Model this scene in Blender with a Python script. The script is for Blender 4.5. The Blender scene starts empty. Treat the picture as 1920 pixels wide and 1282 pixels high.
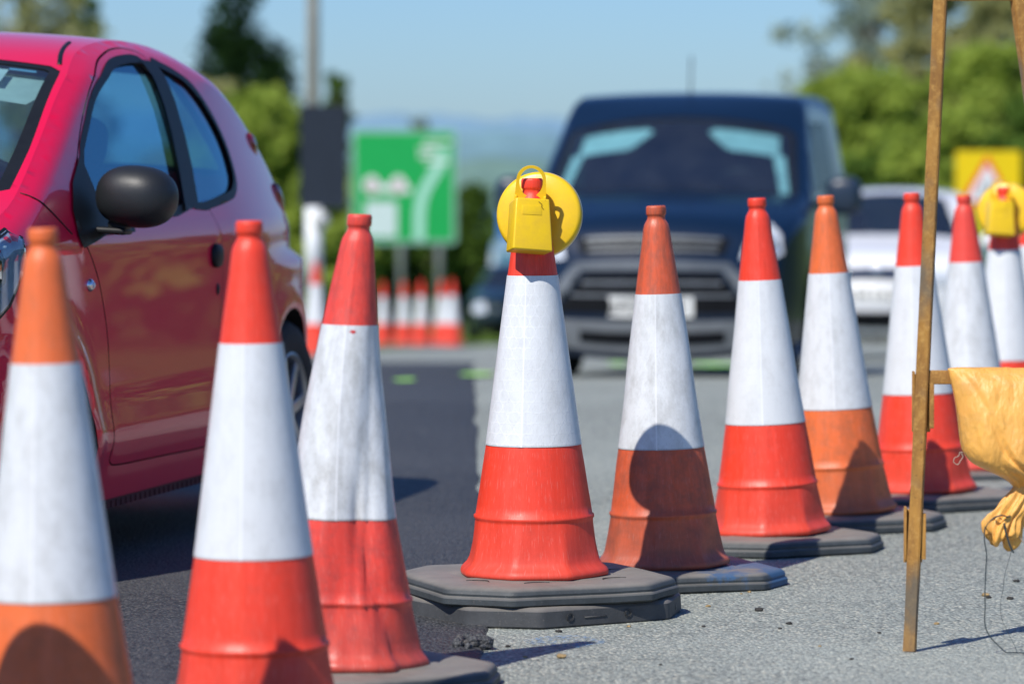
import bpy, bmesh, math, random
import numpy as np
from mathutils import Vector, Matrix, noise
from mathutils.geometry import delaunay_2d_cdt
random.seed(7); R = math.radians; PI = math.pi
sc = bpy.context.scene
C = sc.collection

# ------------------------------------------------------------------ materials
def mat(name):
    m = bpy.data.materials.new(name); m.use_nodes = True
    nt = m.node_tree; nt.nodes.clear()
    out = nt.nodes.new('ShaderNodeOutputMaterial')
    return m, nt, out
def N(nt, typ, **kw):
    n = nt.nodes.new(typ)
    for k, v in kw.items():
        if k.startswith('i_'):
            key = k[2:]; key = int(key) if key.isdigit() else key.replace('_', ' ')
            n.inputs[key].default_value = v
        else: setattr(n, k, v)
    return n
def L(nt, a, b): nt.links.new(a, b)
def rgba(c): return (c[0], c[1], c[2], 1)
def ramp(nt, src, p0, c0, p1, c1):
    r = N(nt, 'ShaderNodeValToRGB'); e = r.color_ramp.elements
    e[0].position = p0; e[0].color = rgba(c0); e[1].position = p1; e[1].color = rgba(c1)
    L(nt, src, r.inputs[0]); return r.outputs[0]
def noise_tex(nt, co, scale, detail=4, rough=.6, sc3=None):
    if sc3:
        mp = N(nt, 'ShaderNodeMapping'); mp.inputs['Scale'].default_value = sc3; L(nt, co, mp.inputs[0]); co = mp.outputs[0]
    n = N(nt, 'ShaderNodeTexNoise'); n.inputs['Scale'].default_value = scale
    n.inputs['Detail'].default_value = detail; n.inputs['Roughness'].default_value = rough
    L(nt, co, n.inputs['Vector']); return n.outputs[0]
def mixc(nt, fac, a, b, mode='MIX'):
    m = N(nt, 'ShaderNodeMix', data_type='RGBA', blend_type=mode)
    for s, v in ((m.inputs[0], fac), (m.inputs[6], a), (m.inputs[7], b)):
        if hasattr(v, 'links'): L(nt, v, s)
        else: s.default_value = v if isinstance(v, (int, float)) else rgba(v)
    return m.outputs[2]
def math_(nt, op, a, b=None, c=None):
    m = N(nt, 'ShaderNodeMath', operation=op)
    for i, v in enumerate((a, b, c)):
        if v is None: continue
        if hasattr(v, 'links'): L(nt, v, m.inputs[i])
        else: m.inputs[i].default_value = v
    return m.outputs[0]
def bump(nt, h, strength=.2, dist=.01):
    b = N(nt, 'ShaderNodeBump'); b.inputs['Strength'].default_value = strength; b.inputs['Distance'].default_value = dist
    L(nt, h, b.inputs['Height']); return b.outputs[0]
def simple(name, col, rough=.5, metal=0., coat=0., var=.15, scale=8, bmp=0., spec=.5, coatr=.03):
    m, nt, out = mat(name)
    p = N(nt, 'ShaderNodeBsdfPrincipled'); co = N(nt, 'ShaderNodeTexCoord').outputs['Object']
    n = noise_tex(nt, co, scale)
    c = mixc(nt, ramp(nt, n, .3, (0,0,0), .7, (1,1,1)), tuple(x*(1-var) for x in col), tuple(min(1, x*(1+var)) for x in col))
    L(nt, c, p.inputs['Base Color'])
    p.inputs['Roughness'].default_value = rough; p.inputs['Metallic'].default_value = metal
    p.inputs['Coat Weight'].default_value = coat; p.inputs['Coat Roughness'].default_value = coatr
    p.inputs['Specular IOR Level'].default_value = spec
    if bmp:
        L(nt, bump(nt, noise_tex(nt, co, scale*6), bmp, .01), p.inputs['Normal'])
    L(nt, p.outputs[0], out.inputs[0]); return m

def cone_plastic(name, col, dirt=.3, seed=0., rough=.38):
    m, nt, out = mat(name); p = N(nt, 'ShaderNodeBsdfPrincipled')
    tc = N(nt, 'ShaderNodeTexCoord'); uv = tc.outputs['UV']; ob = tc.outputs['Object']
    mp = N(nt, 'ShaderNodeMapping'); mp.inputs['Location'].default_value = (seed, seed*1.7, 0); L(nt, uv, mp.inputs[0]); uv = mp.outputs[0]
    streak = noise_tex(nt, uv, 6, 6, .65, (9, .8, 1))          # vertical drag marks
    blotch = noise_tex(nt, uv, 7, 8, .7, (2.2, 2.5, 1))
    fine = noise_tex(nt, uv, 60, 5, .7, (4, 1.6, 1))
    scr = noise_tex(nt, uv, 26, 3, .5, (14, 1.2, 1))
    c = mixc(nt, ramp(nt, streak, .38, (0,0,0), .68, (1,1,1)), tuple(x*.93 for x in col), tuple(min(1, x*1.05+.012) for x in col))
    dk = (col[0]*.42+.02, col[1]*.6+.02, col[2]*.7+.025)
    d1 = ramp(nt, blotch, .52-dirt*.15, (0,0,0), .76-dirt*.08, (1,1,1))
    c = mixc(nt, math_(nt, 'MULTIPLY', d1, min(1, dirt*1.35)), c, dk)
    d2 = ramp(nt, fine, .55, (0,0,0), .70, (1,1,1))
    c = mixc(nt, math_(nt, 'MULTIPLY', d2, dirt*.35), c, dk)
    sep = N(nt, 'ShaderNodeSeparateXYZ'); L(nt, ob, sep.inputs[0])
    low = ramp(nt, math_(nt, 'ADD', sep.outputs[2], math_(nt, 'MULTIPLY', blotch, .16)), .07, (1,1,1), .24, (0,0,0))
    c = mixc(nt, math_(nt, 'MULTIPLY', low, .12+dirt*.4), c, (.16, .10, .075))
    sl = ramp(nt, scr, .60, (0,0,0), .66, (1,1,1))
    c = mixc(nt, math_(nt, 'MULTIPLY', sl, .16), c, (.85, .42, .36))
    L(nt, c, p.inputs['Base Color'])
    rr = ramp(nt, blotch, .3, (rough-.06,)*3, .75, (rough+.22,)*3); L(nt, rr, p.inputs['Roughness'])
    p.inputs['Specular IOR Level'].default_value = .45
    h = math_(nt, 'ADD', math_(nt, 'MULTIPLY', streak, .6), math_(nt, 'MULTIPLY', fine, .4))
    L(nt, bump(nt, h, .22, .004), p.inputs['Normal'])
    L(nt, p.outputs[0], out.inputs[0]); return m

def sleeve_mat(name, dirt=.2, seed=0., tint=(.72, .74, .75), hexv=.1):
    dirt += .12
    m, nt, out = mat(name); p = N(nt, 'ShaderNodeBsdfPrincipled')
    tc = N(nt, 'ShaderNodeTexCoord'); uv0 = tc.outputs['UV']
    mp = N(nt, 'ShaderNodeMapping'); mp.inputs['Location'].default_value = (seed, seed*1.3, 0); L(nt, uv0, mp.inputs[0]); uv = mp.outputs[0]
    # retro-reflective honeycomb: rings of 26 mm cells on the film
    su = N(nt, 'ShaderNodeSeparateXYZ'); L(nt, uv0, su.inputs[0])
    def circ(ou):
        a = math_(nt, 'SUBTRACT', math_(nt, 'FRACT', math_(nt, 'MULTIPLY_ADD', su.outputs[0], 18., ou)), .5)
        b = math_(nt, 'MULTIPLY', math_(nt, 'SUBTRACT', math_(nt, 'FRACT', math_(nt, 'MULTIPLY_ADD', su.outputs[1], 20.6, ou)), .5), 1.732)
        return math_(nt, 'SQRT', math_(nt, 'ADD', math_(nt, 'MULTIPLY', a, a), math_(nt, 'MULTIPLY', b, b)))
    dd_ = math_(nt, 'MINIMUM', circ(0.), circ(.5))
    ring = ramp(nt, math_(nt, 'ABSOLUTE', math_(nt, 'SUBTRACT', dd_, .47)), .018, (1,1,1), .045, (0,0,0))
    vis = ramp(nt, noise_tex(nt, uv, 4, 2), .42, (0,0,0), .62, (1,1,1))
    c = mixc(nt, math_(nt, 'MULTIPLY', math_(nt, 'MULTIPLY', ring, vis), hexv), tint, (.90, .91, .93))
    blotch = noise_tex(nt, uv, 6, 9, .72, (2.4, 2.2, 1)); fine = noise_tex(nt, uv, 50, 6, .7, (5, 2, 1))
    streak = noise_tex(nt, uv, 9, 5, .6, (7, .7, 1))
    c = mixc(nt, math_(nt, 'MULTIPLY', ramp(nt, streak, .4, (0,0,0), .7, (1,1,1)), .10+dirt*.2), c, (.60, .65, .68))
    c = mixc(nt, math_(nt, 'MULTIPLY', ramp(nt, blotch, .50-dirt*.15, (0,0,0), .72, (1,1,1)), min(1, dirt*1.7)), c, (.40, .40, .38))
    c = mixc(nt, math_(nt, 'MULTIPLY', ramp(nt, fine, .56, (0,0,0), .70, (1,1,1)), .12+dirt*.8), c, (.28, .27, .25))
    sep = N(nt, 'ShaderNodeSeparateXYZ'); L(nt, uv0, sep.inputs[0])
    edge = ramp(nt, math_(nt, 'ADD', sep.outputs[1], math_(nt, 'MULTIPLY', fine, -.006)), .2962, (1,1,1), .2978, (0,0,0))
    c = mixc(nt, math_(nt, 'MULTIPLY', edge, .22+dirt*1.1), c, (.10, .085, .06))
    sm = ramp(nt, math_(nt, 'ABSOLUTE', math_(nt, 'SUBTRACT', sep.outputs[0], .7243)), .0022, (1,1,1), .0034, (0,0,0))
    c = mixc(nt, math_(nt, 'MULTIPLY', sm, .7), c, (.92, .93, .95))
    L(nt, c, p.inputs['Base Color']); p.inputs['Roughness'].default_value = .42
    p.inputs['Specular IOR Level'].default_value = .5
    h = math_(nt, 'ADD', math_(nt, 'MULTIPLY', ring, hexv*.4), math_(nt, 'ADD', math_(nt, 'MULTIPLY', streak, .6), math_(nt, 'MULTIPLY', fine, .5)))
    L(nt, bump(nt, h, .3, .003), p.inputs['Normal'])
    L(nt, p.outputs[0], out.inputs[0]); return m

def rubber_mat(name, col=(.034, .040, .043), blue=0.):
    m, nt, out = mat(name); p = N(nt, 'ShaderNodeBsdfPrincipled')
    tc = N(nt, 'ShaderNodeTexCoord'); co = tc.outputs['Object']
    n1 = noise_tex(nt, co, 9, 8, .7); n2 = noise_tex(nt, co, 120, 4, .6)
    g = N(nt, 'ShaderNodeNewGeometry'); sp = N(nt, 'ShaderNodeSeparateXYZ'); L(nt, g.outputs['Normal'], sp.inputs[0])
    up = ramp(nt, sp.outputs[2], .6, (0,0,0), .98, (1,1,1))
    c = mixc(nt, ramp(nt, n1, .35, (0,0,0), .75, (1,1,1)), col, tuple(x*1.9 for x in col))
    c = mixc(nt, math_(nt, 'MULTIPLY', up, math_(nt, 'ADD', .25, math_(nt, 'MULTIPLY', n1, .75))), c, (.30, .27, .23))   # settled dust
    c = mixc(nt, math_(nt, 'MULTIPLY', ramp(nt, n2, .62, (0,0,0), .72, (1,1,1)), .35), c, (.22, .20, .18))
    if blue:
        b = ramp(nt, noise_tex(nt, co, 5, 6, .7), .50, (0,0,0), .58, (1,1,1))
        c = mixc(nt, math_(nt, 'MULTIPLY', b, blue), c, (.03, .10, .22))
    L(nt, c, p.inputs['Base Color']); p.inputs['Roughness'].default_value = .62
    L(nt, bump(nt, math_(nt, 'ADD', n1, math_(nt, 'MULTIPLY', n2, .5)), .35, .004), p.inputs['Normal'])
    L(nt, p.outputs[0], out.inputs[0]); return m

def tarmac(name, dark, light, agg, bmp, sheen=0., stains=True):
    m, nt, out = mat(name); p = N(nt, 'ShaderNodeBsdfPrincipled')
    co = N(nt, 'ShaderNodeTexCoord').outputs['Object']
    v = N(nt, 'ShaderNodeTexVoronoi'); v.inputs['Scale'].default_value = agg; L(nt, co, v.inputs['Vector'])
    vs = N(nt, 'ShaderNodeSeparateColor'); L(nt, v.outputs['Color'], vs.inputs[0])
    c = mixc(nt, ramp(nt, vs.outputs[0], .1, (0,0,0), .95, (1,1,1)), dark, light)
    warm = ramp(nt, vs.outputs[1], .86, (0,0,0), .90, (1,1,1))
    c = mixc(nt, math_(nt, 'MULTIPLY', warm, .55), c, tuple(min(1, x*1.7) for x in (light[0]*1.12, light[1]*.98, light[2]*.86)))
    gaps = ramp(nt, v.outputs['Distance'], .35, (0,0,0), .75, (1,1,1))
    c = mixc(nt, math_(nt, 'MULTIPLY', gaps, .55), c, tuple(x*.35 for x in dark))
    big = noise_tex(nt, co, 1.1, 6, .6)
    c = mixc(nt, math_(nt, 'MULTIPLY', ramp(nt, big, .35, (0,0,0), .7, (1,1,1)), .30), c, tuple(x*.55 for x in light))
    pt = noise_tex(nt, co, .35, 5, .65); c = mixc(nt, math_(nt, 'MULTIPLY', ramp(nt, pt, .42, (0,0,0), .62, (1,1,1)), .30), c, tuple(x*1.0 for x in light))
    cr = N(nt, 'ShaderNodeTexVoronoi', feature='DISTANCE_TO_EDGE'); cr.inputs['Scale'].default_value = 1.3; mpc = N(nt, 'ShaderNodeMixRGB'); mpc.inputs[0].default_value = .12; L(nt, co, mpc.inputs[1]); nz = N(nt, 'ShaderNodeTexNoise'); nz.inputs['Scale'].default_value = 4; nz.inputs['Detail'].default_value = 8; L(nt, co, nz.inputs['Vector']); L(nt, nz.outputs['Color'], mpc.inputs[2]); L(nt, mpc.outputs[0], cr.inputs['Vector'])
    ck = math_(nt, 'MULTIPLY', ramp(nt, cr.outputs['Distance'], .002, (1,1,1), .006, (0,0,0)), ramp(nt, noise_tex(nt, co, 1.7, 3), .5, (0,0,0), .6, (1,1,1))); c = mixc(nt, math_(nt, 'MULTIPLY', ck, .6), c, tuple(x*.3 for x in dark))
    if stains:
        st = noise_tex(nt, co, 14, 7, .75)
        c = mixc(nt, math_(nt, 'MULTIPLY', ramp(nt, st, .63, (0,0,0), .72, (1,1,1)), .35), c, (.03, .03, .03))
    L(nt, c, p.inputs['Base Color']); p.inputs['Roughness'].default_value = .72 - sheen
    p.inputs['Specular IOR Level'].default_value = .35
    h = math_(nt, 'SUBTRACT', math_(nt, 'MULTIPLY', vs.outputs[2], .5), v.outputs['Distance'])
    L(nt, bump(nt, h, bmp, .006), p.inputs['Normal'])
    L(nt, p.outputs[0], out.inputs[0]); return m

def paint(name, col, coatw=.8, rough=.3, metal=.35):
    m, nt, out = mat(name); p = N(nt, 'ShaderNodeBsdfPrincipled')
    co = N(nt, 'ShaderNodeTexCoord').outputs['Object']
    sep = N(nt, 'ShaderNodeSeparateXYZ'); L(nt, co, sep.inputs[0])
    n = noise_tex(nt, co, 5, 7, .7)
    grime = ramp(nt, math_(nt, 'ADD', sep.outputs[2], math_(nt, 'MULTIPLY', n, .35)), .25, (1,1,1), .75, (0,0,0))
    c = mixc(nt, math_(nt, 'MULTIPLY', grime, .07), col, (.12, .10, .085))
    L(nt, c, p.inputs['Base Color']); p.inputs['Metallic'].default_value = metal; p.inputs['Roughness'].default_value = rough
    p.inputs['Coat Weight'].default_value = coatw; p.inputs['Coat Roughness'].default_value = .02; p.inputs['Coat IOR'].default_value = 1.5; p.inputs['Specular IOR Level'].default_value = .25
    L(nt, p.outputs[0], out.inputs[0]); return m

def glass(name, tint=(.55, .72, .78), refl=1., alpha=.78, fr=1., rc=(1, 1, 1)):
    m, nt, out = mat(name)
    t = N(nt, 'ShaderNodeBsdfTransparent'); t.inputs[0].default_value = rgba(tuple(x*alpha for x in tint))
    g = N(nt, 'ShaderNodeBsdfGlossy'); g.inputs['Roughness'].default_value = .02; g.inputs[0].default_value = (refl*rc[0], refl*rc[1], refl*rc[2], 1)
    f = N(nt, 'ShaderNodeFresnel'); f.inputs[0].default_value = 1.6
    co = N(nt, 'ShaderNodeTexCoord').outputs['Object']
    d = N(nt, 'ShaderNodeBsdfDiffuse'); d.inputs[0].default_value = (.5, .55, .56, 1)
    ms = N(nt, 'ShaderNodeMixShader'); L(nt, math_(nt, 'MULTIPLY', f.outputs[0], fr), ms.inputs[0]); L(nt, t.outputs[0], ms.inputs[1]); L(nt, g.outputs[0], ms.inputs[2])
    m2 = N(nt, 'ShaderNodeMixShader'); L(nt, math_(nt, 'MULTIPLY', noise_tex(nt, co, 6, 6), .05), m2.inputs[0])
    L(nt, ms.outputs[0], m2.inputs[1]); L(nt, d.outputs[0], m2.inputs[2]); L(nt, m2.outputs[0], out.inputs[0]); return m

def rust_mat(name, grey=.35):
    m, nt, out = mat(name); p = N(nt, 'ShaderNodeBsdfPrincipled')
    co = N(nt, 'ShaderNodeTexCoord').outputs['Object']
    a = noise_tex(nt, co, 14, 9, .75, (1.5, 1.5, .35)); b = noise_tex(nt, co, 70, 6, .7); e = noise_tex(nt, co, 5, 4, .6, (1, 1, .6))
    c = mixc(nt, ramp(nt, a, .35, (0,0,0), .68, (1,1,1)), (.50, .25, .05), (.24, .11, .03))
    c = mixc(nt, ramp(nt, b, .5, (0,0,0), .7, (1,1,1)), c, (.56, .31, .08))
    c = mixc(nt, math_(nt, 'MULTIPLY', ramp(nt, e, .52, (0,0,0), .64, (1,1,1)), grey), c, (.10, .12, .11))
    c = mixc(nt, math_(nt, 'MULTIPLY', ramp(nt, b, .28, (1,1,1), .38, (0,0,0)), .7), c, (.05, .025, .015))
    L(nt, c, p.inputs['Base Color']); p.inputs['Roughness'].default_value = .8; p.inputs['Metallic'].default_value = .1
    L(nt, bump(nt, math_(nt, 'ADD', a, b), .5, .002), p.inputs['Normal'])
    L(nt, p.outputs[0], out.inputs[0]); return m

def leaf_mat(name, c0, c1, trans=.3):
    m, nt, out = mat(name)
    co = N(nt, 'ShaderNodeTexCoord').outputs['Object']
    n = noise_tex(nt, co, .9, 4, .7); n2 = noise_tex(nt, co, 9, 2)
    c = mixc(nt, ramp(nt, math_(nt, 'ADD', math_(nt, 'MULTIPLY', n, .6), math_(nt, 'MULTIPLY', n2, .4)), .35, (0,0,0), .62, (1,1,1)), c0, c1)
    d = N(nt, 'ShaderNodeBsdfDiffuse'); t = N(nt, 'ShaderNodeBsdfTranslucent'); L(nt, c, d.inputs[0]); L(nt, c, t.inputs[0])
    ms = N(nt, 'ShaderNodeMixShader'); ms.inputs[0].default_value = trans
    L(nt, d.outputs[0], ms.inputs[1]); L(nt, t.outputs[0], ms.inputs[2]); L(nt, ms.outputs[0], out.inputs[0]); return m

# ------------------------------------------------------------------ object helpers
def tag(o, label=None, cat=None, group=None, kind=None):
    for k, v in (('label', label), ('category', cat), ('group', group), ('kind', kind)):
        if v: o[k] = v
    return o
def thing(name, label, cat, loc=(0, 0, 0), rotz=0., group=None):
    o = bpy.data.objects.new(name, None); C.objects.link(o); o.location = loc; o.rotation_euler = (0, 0, rotz)
    o.empty_display_size = .1
    return tag(o, label, cat, group)
def obj(name, bm, m, parent=None, smooth=True, loc=None, rot=None):
    if isinstance(bm, bmesh.types.BMesh):
        me = bpy.data.meshes.new(name); bm.to_mesh(me); bm.free()
    else: me = bm
    me.name = name
    for x in (m if isinstance(m, (list, tuple)) else [m]): me.materials.append(x)
    if smooth is True or smooth is False:
        me.polygons.foreach_set('use_smooth', [smooth]*len(me.polygons))
    elif isinstance(smooth, (int, float)):
        me.polygons.foreach_set('use_smooth', [True]*len(me.polygons))
        me.set_sharp_from_angle(angle=R(smooth))
    o = bpy.data.objects.new(name, me); C.objects.link(o); o.parent = parent
    if loc: o.location = loc
    if rot: o.rotation_euler = rot
    return o
def add_box(bm, c, s, rot=None, bev=0.):
    r = bmesh.ops.create_cube(bm, size=1.); vs = r['verts']
    M = Matrix.Diagonal((*s, 1)); T = Matrix.Translation(c)
    if rot is not None: M = (rot if isinstance(rot, Matrix) else Matrix.Rotation(rot, 4, 'Z')) @ M
    bmesh.ops.transform(bm, matrix=T @ M, verts=vs)
    if bev:
        es = list({e for v in vs for e in v.link_edges})
        bmesh.ops.bevel(bm, geom=es, offset=bev, segments=3, affect='EDGES', profile=.5)
def add_tube(bm, pts, rad, seg=10, cap=True, flat=1.):
    pts = [Vector(p) for p in pts]; rings = []
    rads = rad if isinstance(rad, (list, tuple)) else [rad]*len(pts)
    prev = None
    for i, p in enumerate(pts):
        d = (pts[min(i+1, len(pts)-1)] - pts[max(i-1, 0)]).normalized()
        if prev is None:
            u = d.cross(Vector((0, 0, 1)) if abs(d.z) < .9 else Vector((1, 0, 0))).normalized()
        else: u = (prev - d*prev.dot(d)).normalized()
        prev = u; w = d.cross(u)
        rings.append([bm.verts.new(p + rads[i]*(math.cos(a)*u + flat*math.sin(a)*w)) for a in (2*PI*k/seg for k in range(seg))])
    for a, b in zip(rings, rings[1:]):
        for k in range(seg): bm.faces.new((a[k], a[(k+1) % seg], b[(k+1) % seg], b[k]))
    if cap: bm.faces.new(rings[0][::-1]); bm.faces.new(rings[-1])
def add_lathe(bm, prof, seg=48, axis='Z', loc=(0, 0, 0), cap=False):
    rings = []
    for r, h in prof:
        ring = []
        for k in range(seg):
            a = 2*PI*k/seg; x, y = r*math.cos(a), r*math.sin(a)
            p = {'Z': (x, y, h), 'Y': (x, h, y), 'X': (h, x, y)}[axis]
            ring.append(bm.verts.new(Vector(p) + Vector(loc)))
        rings.append(ring)
    for a, b in zip(rings, rings[1:]):
        for k in range(seg): bm.faces.new((a[k], a[(k+1) % seg], b[(k+1) % seg], b[k]))
    if cap: bm.faces.new(rings[0][::-1]); bm.faces.new(rings[-1])
def add_ellipsoid(bm, c, r, rot=None, p=2., seg=28, rng=16):
    vs = bmesh.ops.create_uvsphere(bm, u_segments=seg, v_segments=rng, radius=1.)['verts']
    for v in vs:
        n = sum(abs(x)**p for x in v.co)**(1/p); v.co /= n
    M = Matrix.Translation(c) @ (rot or Matrix.Identity(4)) @ Matrix.Diagonal((*r, 1))
    bmesh.ops.transform(bm, matrix=M, verts=vs)
def add_poly_prism(bm, pts, y0, y1):           # pts in (x, z), extruded along y
    a = [bm.verts.new((x, y0, z)) for x, z in pts]; b = [bm.verts.new((x, y1, z)) for x, z in pts]
    n = len(pts); bm.faces.new(a); bm.faces.new(b[::-1])
    for k in range(n): bm.faces.new((a[k], b[k], b[(k+1) % n], a[(k+1) % n]))
def crom(pts, n=8, closed=False):
    P = [np.array(p, float) for p in pts]; out = []; m = len(P)
    for i in range(m if closed else m-1):
        if closed: p0, p1, p2, p3 = P[i-1], P[i], P[(i+1) % m], P[(i+2) % m]
        else: p0, p1, p2, p3 = P[max(i-1, 0)], P[i], P[i+1], P[min(i+2, m-1)]
        for k in range(n):
            t = k/n
            out.append(.5*((2*p1)+(-p0+p2)*t+(2*p0-5*p1+4*p2-p3)*t*t+(-p0+3*p1-3*p2+p3)*t**3))
    if not closed: out.append(P[-1])
    return [tuple(o) for o in out]

# ------------------------------------------------------------------ terrain
def gz(y):                                      # the road drops away beyond the work site
    if y < 14: return 0.
    if y < 20: return -.045*(y-14)**2/12
    return -.045*(y-17)
def gz2(x, y):
    z = gz(min(y, 150))
    if y > 150: z += -.012*(min(y, 600)-150)
    return z
M_tar = tarmac('grey_tarmac', (.17, .19, .175), (.50, .54, .485), 120, 1.0)
M_dark = tarmac('dark_asphalt', (.030, .032, .036), (.115, .118, .122), 125, .9, .12, False)
M_grass = leaf_mat('grass', (.05, .10, .02), (.16, .24, .05), .1)
M_field = leaf_mat('field', (.07, .12, .04), (.14, .19, .07), .0)

def sheet(name, xl, xr, ys, off, m, nx=8, wob=0., kind='structure', jag=None):
    bm = bmesh.new(); rows = []
    for y in ys:
        a, b = xl(y), xr(y)
        if jag: b += jag(y)
        rows.append([bm.verts.new((a+(b-a)*k/nx, y, gz2(0, y)+off+(wob*noise.noise(Vector((a+(b-a)*k/nx, y, 0))) if wob else 0))) for k in range(nx+1)])
    for r0, r1 in zip(rows, rows[1:]):
        for k in range(nx): bm.faces.new((r0[k], r0[k+1], r1[k+1], r1[k]))
    return tag(obj(name, bm, m), kind=kind)
def pw(pts):
    xs = [p[0] for p in pts]; ys = [p[1] for p in pts]
    return lambda v: float(np.interp(v, xs, ys))
ys_all = [-40, -20, -5, 0, 5, 10] + [14+.5*k for k in range(13)] + [22, 25, 30, 35, 40, 50, 60, 70, 80, 90, 100, 120, 150, 200, 300, 450, 700, 1200, 3000]
sheet('ground', lambda y: -1500, lambda y: 1500, ys_all, -.03, M_field, 40)
road_l = pw([(-40, -5.2), (0, -4.6), (30, -3.7), (42, -2.9), (62, -.6), (90, 3.5), (150, 14)])
road_r = pw([(-40, 4.6), (0, 4.8), (30, 5.0), (42, 6.2), (62, 9.5), (90, 15), (150, 27)])
sheet('road', road_l, road_r, [y for y in ys_all if y <= 150], 0., M_tar, 12)
sheet('grass_verge_left', lambda y: road_l(y)-14, lambda y: road_l(y)+.0, [y for y in ys_all if y <= 150], .012, M_grass, 6, .02)
sheet('grass_verge_right', lambda y: road_r(y), lambda y: road_r(y)+14, [y for y in ys_all if y <= 150], .012, M_grass, 6, .02)
seam = pw([(2, .0), (8.9, -.073), (13.2, -.125), (24, -.245), (30, -.32)])
def jag(y): return .010*noise.noise(Vector((y*8, 3, 0)))+.02*noise.noise(Vector((y*1.3, 8, 0)))+.012*noise.noise(Vector((y*3.1, 5, 0)))
ysd = [4+.04*k for k in range(250)] + [14+.1*k for k in range(190)]
bm = bmesh.new(); rows = []
for y in ysd:
    a = road_l(y)+.15; b = seam(y)+jag(y); z = gz(y)
    xs = [a+(b-a)*k/6 for k in range(7)]
    r = [bm.verts.new((x, y, z+.008)) for x in xs] + [bm.verts.new((b+.006, y, z+.004)), bm.verts.new((b+.012, y, z-.002))]
    rows.append(r)
for r0, r1 in zip(rows, rows[1:]):
    for k in range(8): bm.faces.new((r0[k], r0[k+1], r1[k+1], r1[k]))
tag(obj('dark_asphalt_strip', bm, M_dark), kind='structure')

M_fluo = simple('marking_paint', (.35, .75, .12), .7, var=.3, scale=40)
M_bluep = simple('blue_marking_paint', (.06, .20, .42), .8, var=.4, scale=60)
def blot(cx, cy, rx, ry, m, seed, off=.012, holes=0.):
    bm = bmesh.new(); n = 40; c = bm.verts.new((cx, cy, gz(cy)+off)); ring = []
    for k in range(n):
        a = 2*PI*k/n; q = 1+.28*noise.noise(Vector((math.cos(a)*1.6, math.sin(a)*1.6, seed)))
        y = cy+ry*q*math.sin(a); ring.append(bm.verts.new((cx+rx*q*math.cos(a), y, gz(y)+off)))
    for k in range(n): bm.faces.new((c, ring[k], ring[(k+1) % n]))
    return obj('paint_mark', bm, m)
for i, (px, D, rx, ry, lb) in enumerate([(760, 22.0, .065, .5, 'pale green spray mark on the dark asphalt left of the tarmac seam'), (893, 24.6, .11, .7, 'wide pale green spray mark beside the lamp cone at the tarmac seam'),
        (1158, 31.5, .08, .9, 'small pale green spray mark on the road left of the dark van wheel'), (1340, 30.5, .17, 1.3, 'broad pale green spray mark on the road under the dark van'), (1290, 27.5, .08, .7, 'pale green spray mark under the front bumper of the dark van')]):
    tag(blot((px-960)/7290*D, D, rx, ry, M_fluo, i*3.1), lb, 'paint mark', 'fluorescent spray marks on the road')
nt_ = M_bluep.node_tree; o_ = [q for q in nt_.nodes if q.type == 'OUTPUT_MATERIAL'][0]; p_ = [q for q in nt_.nodes if q.type == 'BSDF_PRINCIPLED'][0]
tr_ = N(nt_, 'ShaderNodeBsdfTransparent'); mx_ = N(nt_, 'ShaderNodeMixShader'); cc_ = N(nt_, 'ShaderNodeTexCoord').outputs['Object']
L(nt_, math_(nt_, 'MULTIPLY', ramp(nt_, noise_tex(nt_, cc_, 60, 8, .75), .50, (0,0,0), .60, (1,1,1)), .6), mx_.inputs[0]); L(nt_, tr_.outputs[0], mx_.inputs[1]); L(nt_, p_.outputs[0], mx_.inputs[2]); L(nt_, mx_.outputs[0], o_.inputs[0])
tag(blot(.12, 8.52, .09, .10, M_bluep, 44, .003), 'faint blue paint mark on grey tarmac in front of the stacked rubber bases', 'paint mark')

# ------------------------------------------------------------------ cones
PROF = [(0, .1600, .6), (.003, .1650, .6), (.008, .1675, .6), (.014, .1670, .6), (.020, .1625, .7), (.027, .1560, .9), (.038, .1510, .95), (.055, .1477, .85), (.075, .144, .65), (.100, .1395, .4), (.122, .1355, .15),
        (.128, .1345, 0), (.131, .1372, 0), (.137, .1372, 0), (.140, .1330, 0), (.160, .1300, 0), (.20, .1235, 0), (.25, .1160, 0), (.297, .1085, 0)]
PROF += [(.298+.389*k/16, .1083-.0513*k/16, 0) for k in range(17)]
PROF += [(.690, .0563, 0), (.73, .0505, 0), (.77, .0445, 0), (.81, .0385, 0), (.835, .0352, 0), (.852, .0328, 0), (.862, .0300, 0), (.870, .0255, 0), (.876, .0222, 0), (.884, .0217, 0),
         (.886, .0240, 0), (.889, .0248, 0), (.903, .0247, 0), (.907, .0238, 0), (.909, .0215, 0), (.909, .012, 0), (.902, .010, 0)]
SEG = 96
def octf(a, k=8):
    s = 2*PI/k; b = (a % s)-s/2
    return (math.cos(s/2)/math.cos(b))**1.0
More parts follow.
